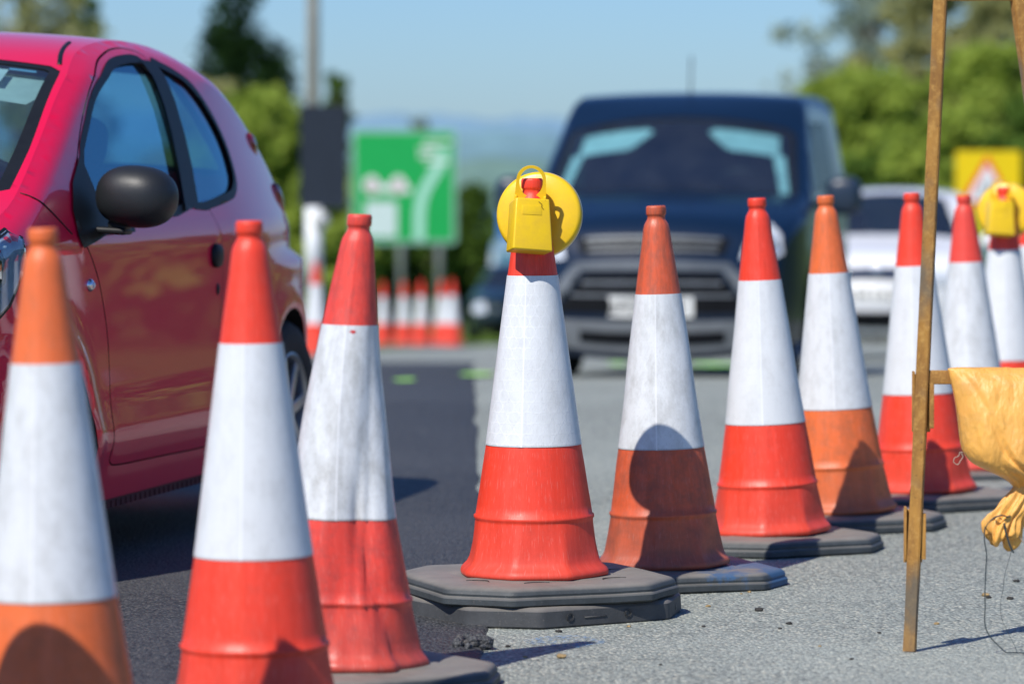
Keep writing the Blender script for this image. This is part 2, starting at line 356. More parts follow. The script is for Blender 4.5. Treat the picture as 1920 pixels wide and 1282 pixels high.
def cone_mesh(zs, r_add, dent, sleeve=False):
    bm = bmesh.new(); uvl = bm.loops.layers.uv.new('UVMap'); rings = []
    for z, r, w in zs:
        ring = []
        for k in range(SEG+1):
            a = 2*PI*k/SEG
            q = r*((1-w)+w*octf(a+.2)*1.02)+r_add
            if sleeve:
                da = (a-4.55+PI) % (2*PI)-PI
                if abs(da) < .035: q += .0009
            else:
                da = (a-4.62+PI) % (2*PI)-PI
                if abs(da) < .05 and z < .86: q += .0006
            if k == SEG: ring.append(ring[0]); break
            p = Vector((q*math.cos(a), q*math.sin(a), z))
            if dent: p += dent(a, z, Vector((math.cos(a), math.sin(a), 0)))
            ring.append(bm.verts.new(p))
        rings.append((z, ring))
    for (z0, r0), (z1, r1) in zip(rings, rings[1:]):
        for k in range(SEG):
            f = bm.faces.new((r0[k], r0[k+1], r1[k+1], r1[k]))
            for lp, (u, v) in zip(f.loops, ((k, z0), (k+1, z0), (k+1, z1), (k, z1))): lp[uvl].uv = (u/SEG, v)
    return bm
def base_mesh(a=.30, c=.123, tiers=None, seed=0, inner=True):
    tiers = tiers or [(0, .006), (.004, .0), (.016, .0), (.0195, .003), (.022, .007), (.0245, .007), (.027, .006), (.034, .009), (.039, .016), (.042, .028), (.0435, .045)]
    bm = bmesh.new(); rings = []
    def outline(inset):
        A = a-inset; Cc = c-inset*.59
        raw = [(A, -A+Cc), (A, A-Cc), (A-Cc, A), (-A+Cc, A), (-A, A-Cc), (-A, -A+Cc), (-A+Cc, -A), (A-Cc, -A)]
        pts = []; n = 8
        for i, p in enumerate(raw):
            p = Vector(p); q0 = (Vector(raw[i-1])-p).normalized(); q1 = (Vector(raw[(i+1) % n])-p).normalized()
            for t in (0, .33, .66, 1):
                e = .014; a0 = p+q0*e; a1 = p+q1*e
                pts.append((a0*(1-t)**2+p*2*t*(1-t)+a1*t*t))
            for s in (.25, .5, .75): pts.append((p+q1*e)*(1-s)+(Vector(raw[(i+1) % n])-q1*e)*s)
        return pts
    for z, i in tiers:
        rings.append([bm.verts.new((p.x, p.y, z+.0022*noise.noise(Vector((p.x*5, p.y*5, seed))))) for p in outline(i)])
    for r0, r1 in zip(rings, rings[1:]):
        n = len(r0)
        for k in range(n): bm.faces.new((r0[k], r0[(k+1) % n], r1[(k+1) % n], r1[k]))
    zt = tiers[-1][0]
    last = rings[-1]
    for q, dz in ((.78, .0), (.72, -.0025), (.70, -.0025), (.66, .0), (.2, .0)):
        nr = [bm.verts.new((v.co.x*q/1. if True else 0, v.co.y*q, zt+dz)) for v in rings[-1]]
        n = len(nr)
        for k in range(n): bm.faces.new((last[k], last[(k+1) % n], nr[(k+1) % n], nr[k]))
        last = nr
    bm.faces.new(last); bm.faces.new(rings[0][::-1])
    return bm
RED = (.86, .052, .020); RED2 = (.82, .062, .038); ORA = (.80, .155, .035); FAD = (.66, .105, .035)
def make_cone(px, D, col, label, lean=(0, 0), dirt=.25, sdirt=.15, rot=22., seed=0., z0=0., dent=None, sc_=1., blue=0., group='traffic cones in the curved row', loc=None, scz=None, sleeve_rag=False, hexv=.06, bs=.9):
    x = (px-960)/7290*D if loc is None else loc[0]; y = D if loc is None else loc[1]
    t = thing('traffic_cone', label, 'traffic cone', (x, y, gz(y)+z0+.001), 0, group)
    t['height'] = .95
    dirt += .12; b = obj('base', base_mesh(seed=seed), rubber_mat('rubber', blue=blue), t, 40, rot=(0, 0, R(rot))); b.scale = (bs, bs, 1)
    bd = obj('body', cone_mesh(PROF, 0, dent), cone_plastic('cone_plastic', col, dirt, seed), t, True, loc=(0, 0, .0428), rot=(R(lean[1]), R(lean[0]), R(seed*37 % 14-7)))
    bd.scale = (sc_, sc_, scz or 1)
    zs = [(.2985, .1083+.0002, 0)]+[p for p in PROF if .299 < p[0] < .6871]
    if sleeve_rag:
        d0 = dent
        def dent(a, z, n, d0=d0):
            v = d0(a, z, n) if d0 else Vector((0, 0, 0))
            da = (a-sleeve_rag+PI) % (2*PI)-PI
            if z > .66 and abs(da) < .3: v += n*.011*(1-abs(da)/.3)*((z-.66)/.027)
            return v
    bm = cone_mesh(zs, .0012, dent, True)
    s = obj('reflective_sleeve', bm, sleeve_mat('sleeve_film', sdirt, seed, hexv=hexv), bd, True)
    return t
def soft(amp, sd, s=6.):
    def f(a, z, n):
        k = noise.noise(Vector((math.cos(a)*1.2+sd, math.sin(a)*1.2, z*s)))
        return n*amp*k
    return f
def crumple(a, z, n):                            # the battered cone: creases in the skirt, whole body pulled over
    v = n*.008*noise.noise(Vector((math.cos(a)*1.5+3.3, math.sin(a)*1.5, z*5)))*max(0, 1-z)
    for (a0, z0, w, h, d, tw) in ((4.95, .27, .28, .16, -.020, 1.0), (5.25, .14, .16, .16, -.018, -1.5), (5.6, .34, .25, .12, .008, 1.2), (4.55, .12, .14, .12, -.009, .8), (4.35, .30, .10, .20, .005, .6), (5.0, .07, .10, .07, .010, 0), (5.35, .45, .2, .16, -.006, .8)):
        da = (a-a0-(z-z0)*tw+PI) % (2*PI)-PI
        q = math.exp(-(abs(da)/w)**1.25-(abs(z-z0)/h)**1.7); v += n*d*q
    da = (a-5.12-(z-.2)*1.1+PI) % (2*PI)-PI
    if z < .42: v += n*(-.008)*math.exp(-(da/.045)**2)*math.sin(min(1, max(0, z/.42))*PI)
    v.x += .0-.020*math.sin(min(1, z/.9)*PI)
    return v
W_ = 7290
cones = [
 (98, W_/1135, ORA, 'faded orange cone nearest the camera, in front of the red car headlight', (-1.0, 0), .22, .22, 10, 1.3, {}),
 (477, W_/1028, RED, 'bright red cone overlapping the rear of the red car door', (-.6, 0), .12, .08, 31, 2.1, {}),
 (651, W_/930, RED2, 'battered red cone with crumpled skirt and torn sleeve top', (1.6, 0), .48, .42, 38, 3.7, dict(dent=crumple)),
 (1002, W_/802, RED, 'red cone carrying a yellow lamp, standing on two stacked rubber bases', (-.35, 0), .14, .10, 22, 4.2, dict(bs=.985, hexv=.45, z0=.047, sc_=1.03, scz=1.018, dent=lambda a, z, n: n*.008*math.exp(-(z/.022)**1.3))),
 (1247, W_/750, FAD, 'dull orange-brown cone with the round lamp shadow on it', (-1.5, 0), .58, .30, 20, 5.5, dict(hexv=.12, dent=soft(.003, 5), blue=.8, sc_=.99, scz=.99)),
 (1444, W_/690, RED, 'vivid red cone directly right of the shadowed dull orange cone', (-2.3, 0), .14, .08, 28, 6.3, dict(dent=soft(.002, 6))),
 (1574, W_/652, ORA, 'orange cone with peeling sleeve edge below the van mirror', (-2.6, 0), .42, .20, 24, 7.9, dict(sleeve_rag=6.2)),
 (1731, W_/615, RED, 'red cone behind the rusty frame leg', (-2.3, 0), .16, .08, 33, 8.4, {}),
 (1826, W_/562, RED2, 'red cone between the rusty frame leg and the further lamp cone', (-2.2, 0), .22, .30, 15, 9.6, dict(z0=-.02)),
 (1888, W_/530, RED, 'further red cone carrying a yellow lamp beside the right frame edge', (-.8, 0), .15, .08, 27, 10.1, {}),
 (1943, W_/505, RED, 'red cone cut off by the right edge of the photo', (-1, 0), .15, .1, 40, 11.7, {}),
]
CO = {}
for i, (px, D, col, lb, lean, d, sd, rot, seed, kw) in enumerate(cones):
    CO[i+1] = make_cone(px, D, col, lb, lean, d, sd, rot, seed, **kw)
bd3 = [c for c in CO[3].children if c.name.startswith('body')][0]; sl3 = bd3.children[0]
bm = bmesh.new(); rt_ = random.Random(4); cen = bm.verts.new((-.0085, -.0612, .6745)); rg = []
for k in range(14):
    a = 2*PI*k/14; q = .0065*(1 if k % 2 else .45)*rt_.uniform(.7, 1.2); rg.append(bm.verts.new((-.0085+q*1.3*math.cos(a), -.0612, .6745+q*math.sin(a))))
for k in range(14): bm.faces.new((cen, rg[k], rg[(k+1) % 14]))
obj('sleeve_tear', bm, cone_plastic('torn_red', (.70, .03, .03), .3, 2.), sl3)
# loose rubber base under the lamp cone
x4, y4 = (1002-960)/802, W_/802
bb = obj('cone_base', base_mesh(tiers=[(0, .004), (.004, 0), (.038, .002), (.044, .008), (.0465, .02)], seed=9), rubber_mat('rubber', (.04, .042, .044)), None, 40, loc=(x4, y4, .001), rot=(R(.0), 0, R(33)))
tag(bb, 'spare black rubber cone base lying under the base of the lamp cone', 'cone base')
def text_obj(s, size, m, parent, loc, rot, name='lettering', ext=.0004):
    cu = bpy.data.curves.new(name, 'FONT'); cu.body = s; cu.size = size; cu.extrude = ext; cu.align_x = 'CENTER'; cu.align_y = 'CENTER'
    to = bpy.data.objects.new('tmp', cu); C.objects.link(to); bpy.context.view_layer.update()
    me = bpy.data.meshes.new_from_object(to.evaluated_get(bpy.context.evaluated_depsgraph_get())); bpy.data.objects.remove(to)
    return obj(name, me, m, parent, False, loc=loc, rot=rot)
M_mark = simple('mould_mark', (.20, .19, .17), .7)
bm = bmesh.new()
for u in (-.10, .06):
    bm = bmesh.new(); add_lathe(bm, [(.0095, 0), (.0095, .0015), (.0068, .0015), (.0068, 0)], 20, 'Y', (u, -.3015, .022)); obj('mould_ring', bm, simple('mould_rubber', (.07, .07, .07), .6), bb)
bm = bmesh.new(); add_box(bm, (-.03, -.3, .020), (.06, .0018, .003)); obj('mould_line', bm, simple('mould_rubber', (.07, .07, .07), .6), bb)
text_obj('6', .022, M_mark, bb, (.2385, -.2395, .019), (R(90), 0, R(45)))

b4 = [c for c in CO[4].children if c.name.startswith('base')][0]
for k, (ax, ay, a0) in enumerate(((-.08, -.215, .3), (.13, -.19, .5), (.21, -.02, 1.2), (-.2, -.12, -.3))):
    bm = bmesh.new(); add_tube(bm, [(ax+.034*math.cos(a0+t*.28), ay+.024*math.sin(a0+t*.28), .0440) for t in range(9)], .0012, 6); obj('embossed_arc', bm, simple('emboss', (.05, .048, .045), .8), b4)

# far cones by the green sign
far = [(718, 59, .2), (757, 58.5, .3), (790, 57.5, .7), (828, 57, .5), (848, 56, .9)]
for i, (px, D, s) in enumerate(far):
    make_cone(px, D, RED, ['distant cone at the left end of the far group, beside the battered cone', 'distant cone second from the left under the green sign', 'distant cone in the middle of the far group', 'distant cone fourth from the left in the far group', 'distant cone at the right end of the far group'][i],
              (0, 0), .1, .05, 20, s, group='distant cones under the green sign', scz=1.04)
make_cone(592, 38.5, RED, 'lone distant cone under the black signal head', (0, 0), .1, .05, 20, 1.1)
make_cone(0, 0, RED, 'red lamp cone standing left of the photo edge', (0, 0), .1, .05, 20, 1.1, loc=(-1.10, 5.76))

# ------------------------------------------------------------------ warning lamps
def yellow_mat():
    m, nt, out = mat('yellow_plastic'); p = N(nt, 'ShaderNodeBsdfPrincipled')
    co = N(nt, 'ShaderNodeTexCoord').outputs['Object']
    a = noise_tex(nt, co, 30, 6, .7); b = noise_tex(nt, co, 150, 4, .6); v = noise_tex(nt, co, 12, 4)
    c = mixc(nt, ramp(nt, a, .35, (0,0,0), .7, (1,1,1)), (.88, .57, .006), (.80, .50, .02))
    c = mixc(nt, math_(nt, 'MULTIPLY', ramp(nt, b, .69, (0,0,0), .74, (1,1,1)), .6), c, (.25, .15, .02))
    c = mixc(nt, math_(nt, 'MULTIPLY', ramp(nt, v, .58, (0,0,0), .75, (1,1,1)), .25), c, (.55, .36, .03))
    L(nt, c, p.inputs['Base Color']); p.inputs['Roughness'].default_value = .36
    L(nt, bump(nt, math_(nt, 'ADD', a, b), .12, .002), p.inputs['Normal'])
    L(nt, p.outputs[0], out.inputs[0]); return m
M_yel = yellow_mat(); M_lens = simple('lens_rim', (.75, .62, .35), .3)
def make_lamp(label, loc, rz):
    # local frame: camera looks along +y; origin at the cone tip
    t = thing('warning_lamp', label, 'warning lamp', loc, rz, 'yellow lamps on cones')
    # disc behind the tip
    bm = bmesh.new()
    add_lathe(bm, [(0.0005, .002), (.05, .0), (.092, .002), (.0985, .006), (.1005, .012), (.101, .020), (.0995, .030)], 72, 'Y')
    add_lathe(bm, [(.0995, .030), (.098, .038), (.08, .046), (.0005, .05)], 72, 'Y')
    d = obj('lens_housing', bm, M_yel, t, 40, loc=(.0145, .040, -.080), rot=(R(-7), 0, R(-9)))
    bm = bmesh.new(); add_lathe(bm, [(.1012, .021), (.1022, .024), (.1022, .027), (.1005, .0295)], 72, 'Y'); obj('lens_rim', bm, M_lens, d)
    # bracket plate with round opening that the tip pokes through
    W = .0345
    outer = [(-W-.004, -.080), (-W, -.0)] + [(W*math.cos(a), .0+W*.98*math.sin(a)) for a in (PI-PI*k/20 for k in range(21))] + [(W, 0), (W+.004, -.080)]
    hole = [(.0275*math.cos(a), -.006+.0335*math.sin(a)) for a in (2*PI*k/36 for k in range(36))]
    def plate(poly, holes, th):
        pts = [Vector(p) for p in poly]; ed = [(i, (i+1) % len(poly)) for i in range(len(poly))]; n0 = len(pts)
        for h in holes:
            s = len(pts); pts += [Vector(p) for p in h]; ed += [(s+i, s+(i+1) % len(h)) for i in range(len(h))]
        vs, es, fs, *_ = delaunay_2d_cdt(pts, ed, [], 0, 1e-6)
        bm = bmesh.new(); bv = [bm.verts.new((v.x, 0, v.y)) for v in vs]
        for f in fs:
            c = sum((vs[i] for i in f), Vector((0, 0)))/len(f)
            if inside(c, poly) and not any(inside(c, h) for h in holes): bm.faces.new([bv[i] for i in f])
        for v in list(bm.verts):
            if not v.link_faces: bm.verts.remove(v)
        g = bmesh.ops.extrude_face_region(bm, geom=bm.faces[:]); bmesh.ops.translate(bm, vec=(0, th, 0), verts=[e for e in g['geom'] if isinstance(e, bmesh.types.BMVert)])
        bmesh.ops.recalc_face_normals(bm, faces=bm.faces[:]); return bm
    br = obj('bracket', plate(outer, [hole], .005), M_yel, t, 30, loc=(-.002, -.030, .0), rot=(R(10), R(3), 0))
    bm = bmesh.new()
    add_box(bm, (.034, .012, -.072), (.006, .036, .07), bev=.0015)
    obj('side_flange', bm, M_yel, br, 30)
    bm = bmesh.new(); add_box(bm, (-.034, .012, -.072), (.006, .036, .07), bev=.0015); obj('side_flange', bm, M_yel, br, 30)
    # battery box, wider at the bottom, leaning out with the cone flank
    bm = bmesh.new()
    bx = [(-.042, .064, .0), (.040, .064, 0), (.047, -.060, 0), (-.051, -.058, 0)]
    f = [bm.verts.new((x, -.030, z)) for x, z, _ in bx]; b = [bm.verts.new((x*.97, .028, z*(.97))) for x, z, _ in bx]
    bm.faces.new(f); bm.faces.new(b[::-1])
    for k in range(4): bm.faces.new((f[k], b[k], b[(k+1) % 4], f[(k+1) % 4]))
    bmesh.ops.recalc_face_normals(bm, faces=bm.faces[:])
    bmesh.ops.bevel(bm, geom=bm.edges[:], offset=.0045, segments=4, affect='EDGES', profile=.5)
    bo = obj('battery_box', bm, M_yel, t, 50, loc=(-.006, -.066, -.110), rot=(R(-12), R(3.5), R(18)))
    bm = bmesh.new(); add_box(bm, (-.004, -.0303, .035), (.048, .0012, .022), bev=.0004); obj('label_plate', bm, M_yel, bo, 30)
    bm = bmesh.new(); add_tube(bm, [(.012, -.0312, .056), (.02, -.0315, .050), (.019, -.0312, .044), (.024, -.0313, .038)], .0006, 5)
    obj('crack', bm, simple('dark_crack', (.12, .06, .01), .8), bo)
    return t
def inside(p, poly):
    x, y = p[0], p[1]; c = False; n = len(poly)
    for i in range(n):
        x1, y1 = poly[i][0], poly[i][1]; x2, y2 = poly[i-1][0], poly[i-1][1]
        if (y1 > y) != (y2 > y) and x < (x2-x1)*(y-y1)/(y2-y1)+x1: c = not c
    return c
make_lamp('yellow warning lamp seen from behind on the cone with two stacked bases', (x4-.0055, y4, .090+.91*1.018-.004), 0)
x10, y10 = (1884-960)/530, W_/530
make_lamp('further yellow warning lamp at the right edge of the photo', (x10-.013, y10, .0438+.905), R(-6))
make_lamp('yellow warning lamp on the cone left of the photo edge', (-1.10, 5.76, .0438+.905), 0)

# ------------------------------------------------------------------ vehicles
M_black = simple('black_trim', (.010, .011, .012), .5, var=.2, scale=20, spec=.3)
M_matt = simple('matt_black', (.008, .008, .009), .8)
M_tyre = simple('tyre_rubber', (.022, .022, .023), .8, var=.3, scale=30, bmp=.3)
M_rim = simple('alloy', (.42, .43, .45), .35, .8)
M_chrome = simple('chrome', (.75, .77, .8), .12, 1.)
M_seat = simple('seat_cloth', (.03, .035, .045), .9, var=.3, scale=60)
M_liner = simple('headlining', (.55, .54, .50), .9)
M_visor = simple('visor', (.66, .66, .58), .9)
M_glass = glass('window_glass', (.40, .72, .84), 1.0, fr=1.5, rc=(.45, .85, 1.))
M_glassd = glass('windscreen_glass', (.62, .86, .90), 1.0, fr=.2, rc=(.6, .85, 1.))
M_plate = simple('number_plate', (.78, .78, .74), .4)
M_char = simple('plate_characters', (.02, .02, .022), .5)
M_hl = simple('headlamp_glass', (.70, .74, .78), .12, .1, 1.)
M_redl = simple('tail_lamp', (.22, .006, .01), .15, 0, 1.)

class Car:
    def __init__(s, outline, W0, roll=.06, Wn=.7, n=10, wy=None):
        P = crom(outline, n); s.x = np.array([p[0] for p in P]); s.z = np.array([p[1] for p in P]); s.b = np.array([p[2] for p in P])
        s.s = np.concatenate([[0], np.cumsum(np.hypot(np.diff(s.x), np.diff(s.z)))]); s.W0 = W0; s.r = roll; s.Wn = Wn
        s.A = np.stack([s.x[:-1], s.z[:-1]], 1); s.B = np.stack([s.x[1:], s.z[1:]], 1); s.AB = s.B-s.A; s.L2 = (s.AB**2).sum(1)+1e-12
        tx = np.gradient(s.x, s.s); tz = np.gradient(s.z, s.s); s.nx = -tz; s.nz = tx
        s.ye = np.array([s.W(x, z, 0.) for x, z in zip(s.x, s.z)])
    def dist(s, x, z):
        p = np.array([x, z]); t = np.clip(((p-s.A)*s.AB).sum(1)/s.L2, 0, 1); q = s.A+s.AB*t[:, None]
        return float(np.sqrt(((q-p)**2).sum(1)).min())
    def W(s, x, z, d=None):
        if d is None: d = s.dist(x, z)
        w = s.W0(x, z)
        if d < s.r:
            u = min(1-d/s.r, .93); w -= s.r*(1-math.sqrt(1-u*u))
        return w
    def side(s, sg):
        def f(x, z, off=0.):
            w = s.W(x, z)+off; return Vector((x, sg*w, z))
        return f
    def top(s):
        def f(v, q, off=0.):
            yt = v/s.Wn
            x = np.interp(q, s.s, s.x); z = np.interp(q, s.s, s.z); b = np.interp(q, s.s, s.b); nx = np.interp(q, s.s, s.nx); nz = np.interp(q, s.s, s.nz); ye = np.interp(q, s.s, s.ye)
            l = math.hypot(nx, nz); k = b*(1-abs(yt)**2.3)+off
            return Vector((x+nx/l*k, yt*ye, z+nz/l*k))
        return f
    def s_x(s, x, lo=0, hi=1e9):                # arc position of the outline at a given x within a range of s
        m = (s.s >= lo) & (s.s <= hi); i = np.argmin(abs(s.x[m]-x)); return float(s.s[m][i])
    def s_z(s, z):
        k = int(np.argmax(s.z > 1.0*min(z+.0, .999*s.z.max()))) if False else None
        m = s.s < s.front; return float(np.interp(z, s.z[m], s.s[m]))
    def fp(s, pts):                              # (y, z) on the front face -> patch coordinates
        out = []
        for y, z in pts:
            q = s.s_z(z); ye = float(np.interp(q, s.s, s.ye)); out.append((y/ye*s.Wn, q))
        return out
def densify(poly, h):
    out = []
    for i in range(len(poly)):
        a = np.array(poly[i][:2], float); b = np.array(poly[(i+1) % len(poly)][:2], float); n = max(1, int(np.hypot(*(b-a))/h))
        out += [tuple(a+(b-a)*k/n) for k in range(n)]
    return out
def patch(f, outer, holes=(), h=.06, off=0., extra=()):
    polys = [densify(outer, h)] + [densify(p, h) for p in holes]
    pts = []; ed = []
    for p in polys:
        s0 = len(pts); pts += [Vector(q) for q in p]; ed += [(s0+i, s0+(i+1) % len(p)) for i in range(len(p))]
    xs = [p[0] for p in polys[0]]; ys = [p[1] for p in polys[0]]
    x = min(xs)+h*.5
    while x < max(xs):
        y = min(ys)+h*.5
        while y < max(ys):
            q = (x, y)
            if inside(q, polys[0]): pts.append(Vector(q))
            y += h
        x += h
    pts += [Vector(q) for q in extra if inside(q, polys[0])]
    vs, es, fs, *_ = delaunay_2d_cdt(pts, ed, [], 0, 1e-5)
    bm = bmesh.new(); keep = []
    for fc in fs:
        c = sum((vs[i] for i in fc), Vector((0, 0)))/len(fc)
        if inside(c, polys[0]) and not any(inside(c, p) for p in polys[1:]): keep.append(fc)
    used = sorted({i for fc in keep for i in fc}); mp = {i: bm.verts.new(f(vs[i].x, vs[i].y, off)) for i in used}
    for fc in keep: bm.faces.new([mp[i] for i in fc])
    return bm
def offset_poly(poly, d):
    n = len(poly); A = sum(poly[i][0]*poly[(i+1) % n][1]-poly[(i+1) % n][0]*poly[i][1] for i in range(n)); sg = 1 if A > 0 else -1
    out = []
    for i in range(n):
        p0, p1, p2 = [np.array(poly[j % n][:2], float) for j in (i-1, i, i+1)]
        e0 = (p1-p0)/(np.linalg.norm(p1-p0)+1e-9); e1 = (p2-p1)/(np.linalg.norm(p2-p1)+1e-9)
        nn = np.array([e0[1]+e1[1], -(e0[0]+e1[0])]); nn /= (np.linalg.norm(nn)+1e-9)
        out.append(tuple(p1+sg*nn*d))
    return out
def arch(cx, cz, r, zb, n=24):
    a0 = math.asin(max(-1, min(1, (zb-cz)/r)))
    return [(cx+r*math.cos(a), cz+r*math.sin(a)) for a in (PI-a0+(2*a0-PI)*k/n for k in range(n+1))]
def wheel(parent, loc, r=.28, w=.17, sg=-1, spokes=8, name='wheel'):
    bm = bmesh.new(); h = w/2
    add_lathe(bm, [(r*.66, -h), (r*.72, -h-.004), (r*.86, -h-.008), (r*.95, -h+.004), (r*.99, -h+.02), (r, -h+.045), (r, h-.045), (r*.99, h-.02), (r*.95, h-.004), (r*.72, h), (r*.66, h)], 56, 'Y')
    for k in range(56):
        pass
    t = obj(name, bm, M_tyre, parent, True, loc=loc)
    bm = bmesh.new(); q = sg*h
    add_lathe(bm, [(r*.67, q*.98), (r*.64, q*1.02), (r*.60, q*.9), (r*.58, q*.3), (r*.1, q*.2)], 48, 'Y')
    add_lathe(bm, [(r*.16, q*.4), (r*.16, q*.92), (r*.11, q*1.0), (.001, q*1.0)], 24, 'Y')
    for k in range(spokes):
        a = 2*PI*k/spokes+.2
        add_box(bm, (r*.37*math.cos(a), q*.78, r*.37*math.sin(a)), (r*.50, .02, r*.13), Matrix.Rotation(-a, 4, 'Y'), .004)
    obj('rim', bm, M_rim, t, 30); return t
def seat(parent, x, y, z, m, s=1., name='seat'):
    bm = bmesh.new()
    add_ellipsoid(bm, (x, y, z+.05), (.25*s, .23*s, .09), p=3.5)
    add_ellipsoid(bm, (x+.27*s, y, z+.36*s), (.075, .22*s, .33*s), Matrix.Rotation(R(14), 4, 'Y'), p=3)
    add_ellipsoid(bm, (x+.37*s, y, z+.74*s), (.045, .12*s, .085*s), Matrix.Rotation(R(14), 4, 'Y'), p=3)
    return obj(name, bm, m, parent)

def build_shell(car, t, pm, arches, zb, doors, wins, ws, rw, roofmark=None, h=.06, sides=(-1, 1), seal=.016, sg_m=None):
    """body skin, doors, glass; coordinates are along the length (x) and height (z)"""
    ol = list(zip(car.x, car.z)); x0 = ol[0][0]; x1 = ol[-1][0]
    bottom = [(x1, ol[-1][1]), ]
    a2, a1 = sorted(arches, key=lambda a: -a[0]), None
    low = []
    for (cx, cz, r) in a2: low += arch(cx, cz, r, zb)[::-1]
    outer = ol + [(x1-.12, zb)] + low + [(x0+.12, zb)]
    extra = []
    for i in range(0, len(car.x), 1 if h < .05 else 2):
        for d in (.12, .3, .55, .8, 1.05):
            nx, nz = car.nx[i], car.nz[i]; l = math.hypot(nx, nz); extra.append((car.x[i]-nx/l*d*car.r, car.z[i]-nz/l*d*car.r))
    for sg in sides:
        f = car.side(sg)
        holes = [offset_poly(w, .0) for w in wins] + [offset_poly(d, .004) for d in doors]
        skin = obj('side_panel', patch(f, outer, holes, h, 0., extra), pm, t)
        bm = patch(f, offset_poly(outer, -.03), wins, h*1.6, -.02); obj('inner_panel', bm, M_matt, t)
        for dd in doors:
            inner = [w for w in wins if inside(w[0], dd) or inside(w[len(w)//2], dd)]
            do = obj('door', patch(f, dd, inner, h, .0005), pm, t)
            pass
        for w in wins:
            g = obj('side_window', patch(f, w, (), h, -.008), sg_m or M_glass, t)
            obj('window_seal', patch(f, offset_poly(w, seal), [offset_poly(w, -seal*.5)], h*.5, .0022), M_black, g)
        for (cx, cz, r) in arches:                # dark wheel wells
            bm = bmesh.new(); A = arch(cx, cz, r, zb); W = car.W(cx, cz+r*.5)
            for p, q in zip(A, A[1:]):
                vs = [bm.verts.new((p[0], sg*(car.W(*p)-.002), p[1])), bm.verts.new((q[0], sg*(car.W(*q)-.002), q[1])), bm.verts.new((q[0], sg*(W-.34), q[1])), bm.verts.new((p[0], sg*(W-.34), p[1]))]
                bm.faces.new(vs)
            c = [bm.verts.new((p[0], sg*(W-.34), p[1])) for p in A]; bm.faces.new(c)
            obj('wheel_well', bm, M_matt, t)
    f = car.top(); S = float(car.s[-1]); wn = car.Wn
    holes = [w for w in (ws, rw) if w]
    obj('upper_body', patch(f, [(-wn, 0), (wn, 0), (wn, S), (-wn, S)], holes, h, 0.), pm, t)
    obj('headlining', patch(f, [(-wn*.93, roofmark[0]), (wn*.93, roofmark[0]), (wn*.93, roofmark[1]), (-wn*.93, roofmark[1])], (), .12, -.035), M_liner, t)
    for w, nm in ((ws, 'windscreen'), (rw, 'rear_window')):
        if w:
            g = obj(nm, patch(f, w, (), h, -.004), M_glassd, t)
            obj('glass_surround', patch(f, offset_poly(w, .008), [offset_poly(w, -.032)], h*.5, -.0015), M_black, g)
    bm = bmesh.new(); W = car.W((x0+x1)/2, zb+.1)
    add_box(bm, ((x0+x1)/2, 0, zb+.03), ((x1-x0)-.5, W*2-.12, .05)); obj('floor_pan', bm, M_matt, t)
    return f

# ---- the small red hatchback
def W_red(x, z):
    w = .80
    if z > .85: w -= .34*(z-.85)
    if z > 1.28: w -= .3*(z-1.28)
    if z < .32: w -= .18*(.32-z)
    w += .012*math.exp(-((z-.34)/.06)**2)
    if x > 1.2: w -= (.13 if z > .75 else .07)*min((x-1.2)/1.1, 1.15)**2
    if x > 2.0: w -= .5*(x-2.0)**2
    if x < -.35: w -= .16*min((-.35-x)/.7, 1.2)**2.2
    for c in (-.32, 1.9):
        w += .014*math.exp(-((math.hypot(x-c, z-.29)-.345)/.04)**2)
    return w
red_ol = [(-1.0, .17, .16), (-1.05, .34, .17), (-1.06, .50, .17), (-1.03, .62, .15), (-.95, .71, .10), (-.80, .80, .055), (-.60, .885, .05), (-.42, .94, .05), (-.30, .985, .055),
          (-.05, 1.10, .07), (.2, 1.222, .06), (.40, 1.305, .04), (.55, 1.350, .03), (.75, 1.378, .03), (1.0, 1.388, .03), (1.3, 1.364, .04), (1.6, 1.295, .05), (1.85, 1.18, .05), (2.06, 1.02, .06), (2.2, .84, .08), (2.28, .66, .10), (2.32, .48, .11), (2.31, .32, .11), (2.25, .17, .11)]
red = Car(red_ol, W_red, .055, .62)
rt = thing('red_car', 'glossy dark red three-door hatchback with a black door mirror', 'car', (-1.858, 10.13, 0), math.atan2(.973, .229))
M_red = paint('red_paint', (.88, .003, .060), metal=.15, rough=.42)
win1 = [(.13, 1.045), (.278, 1.154), (.40, 1.225), (.541, 1.278), (.66, 1.312), (.79, 1.328), (.925, 1.330), (.960, 1.294), (.976, 1.204), (.966, 1.13), (.945, 1.045), (.875, .931), (.5, .910), (.15, .895)]
quart = [(1.030, 1.322), (1.10, 1.316), (1.184, 1.297), (1.26, 1.270), (1.34, 1.222), (1.405, 1.155), (1.435, 1.085), (1.42, 1.01), (1.37, .972), (1.279, .952), (.945, .930), (1.0, 1.03), (1.03, 1.12), (1.042, 1.22)]
door = [(-.055, .86), (-.015, .832), (.03, .79), (.079, .727), (.129, .614), (.146, .503), (.150, .39), (.148, .30), (.165, .270), (.25, .260), (.60, .256), (.94, .252), (.985, .262), (1.03, .36), (1.062, .453), (1.098, .601), (1.122, .721), (1.118, .80), (1.10, .87), (1.06, .915), (.985, .935), (1.02, 1.05), (1.035, 1.18), (1.030, 1.28), (.995, 1.345), (.9, 1.362), (.78, 1.358), (.66, 1.340), (.54, 1.310), (.38, 1.240), (.22, 1.145), (.09, 1.045), (.01, .965)]
win1 = crom(win1, 3, True); quart = crom(quart, 3, True); door = crom(door, 4, True)
q0 = red.s_x(-.36); q1 = red.s_x(.385)
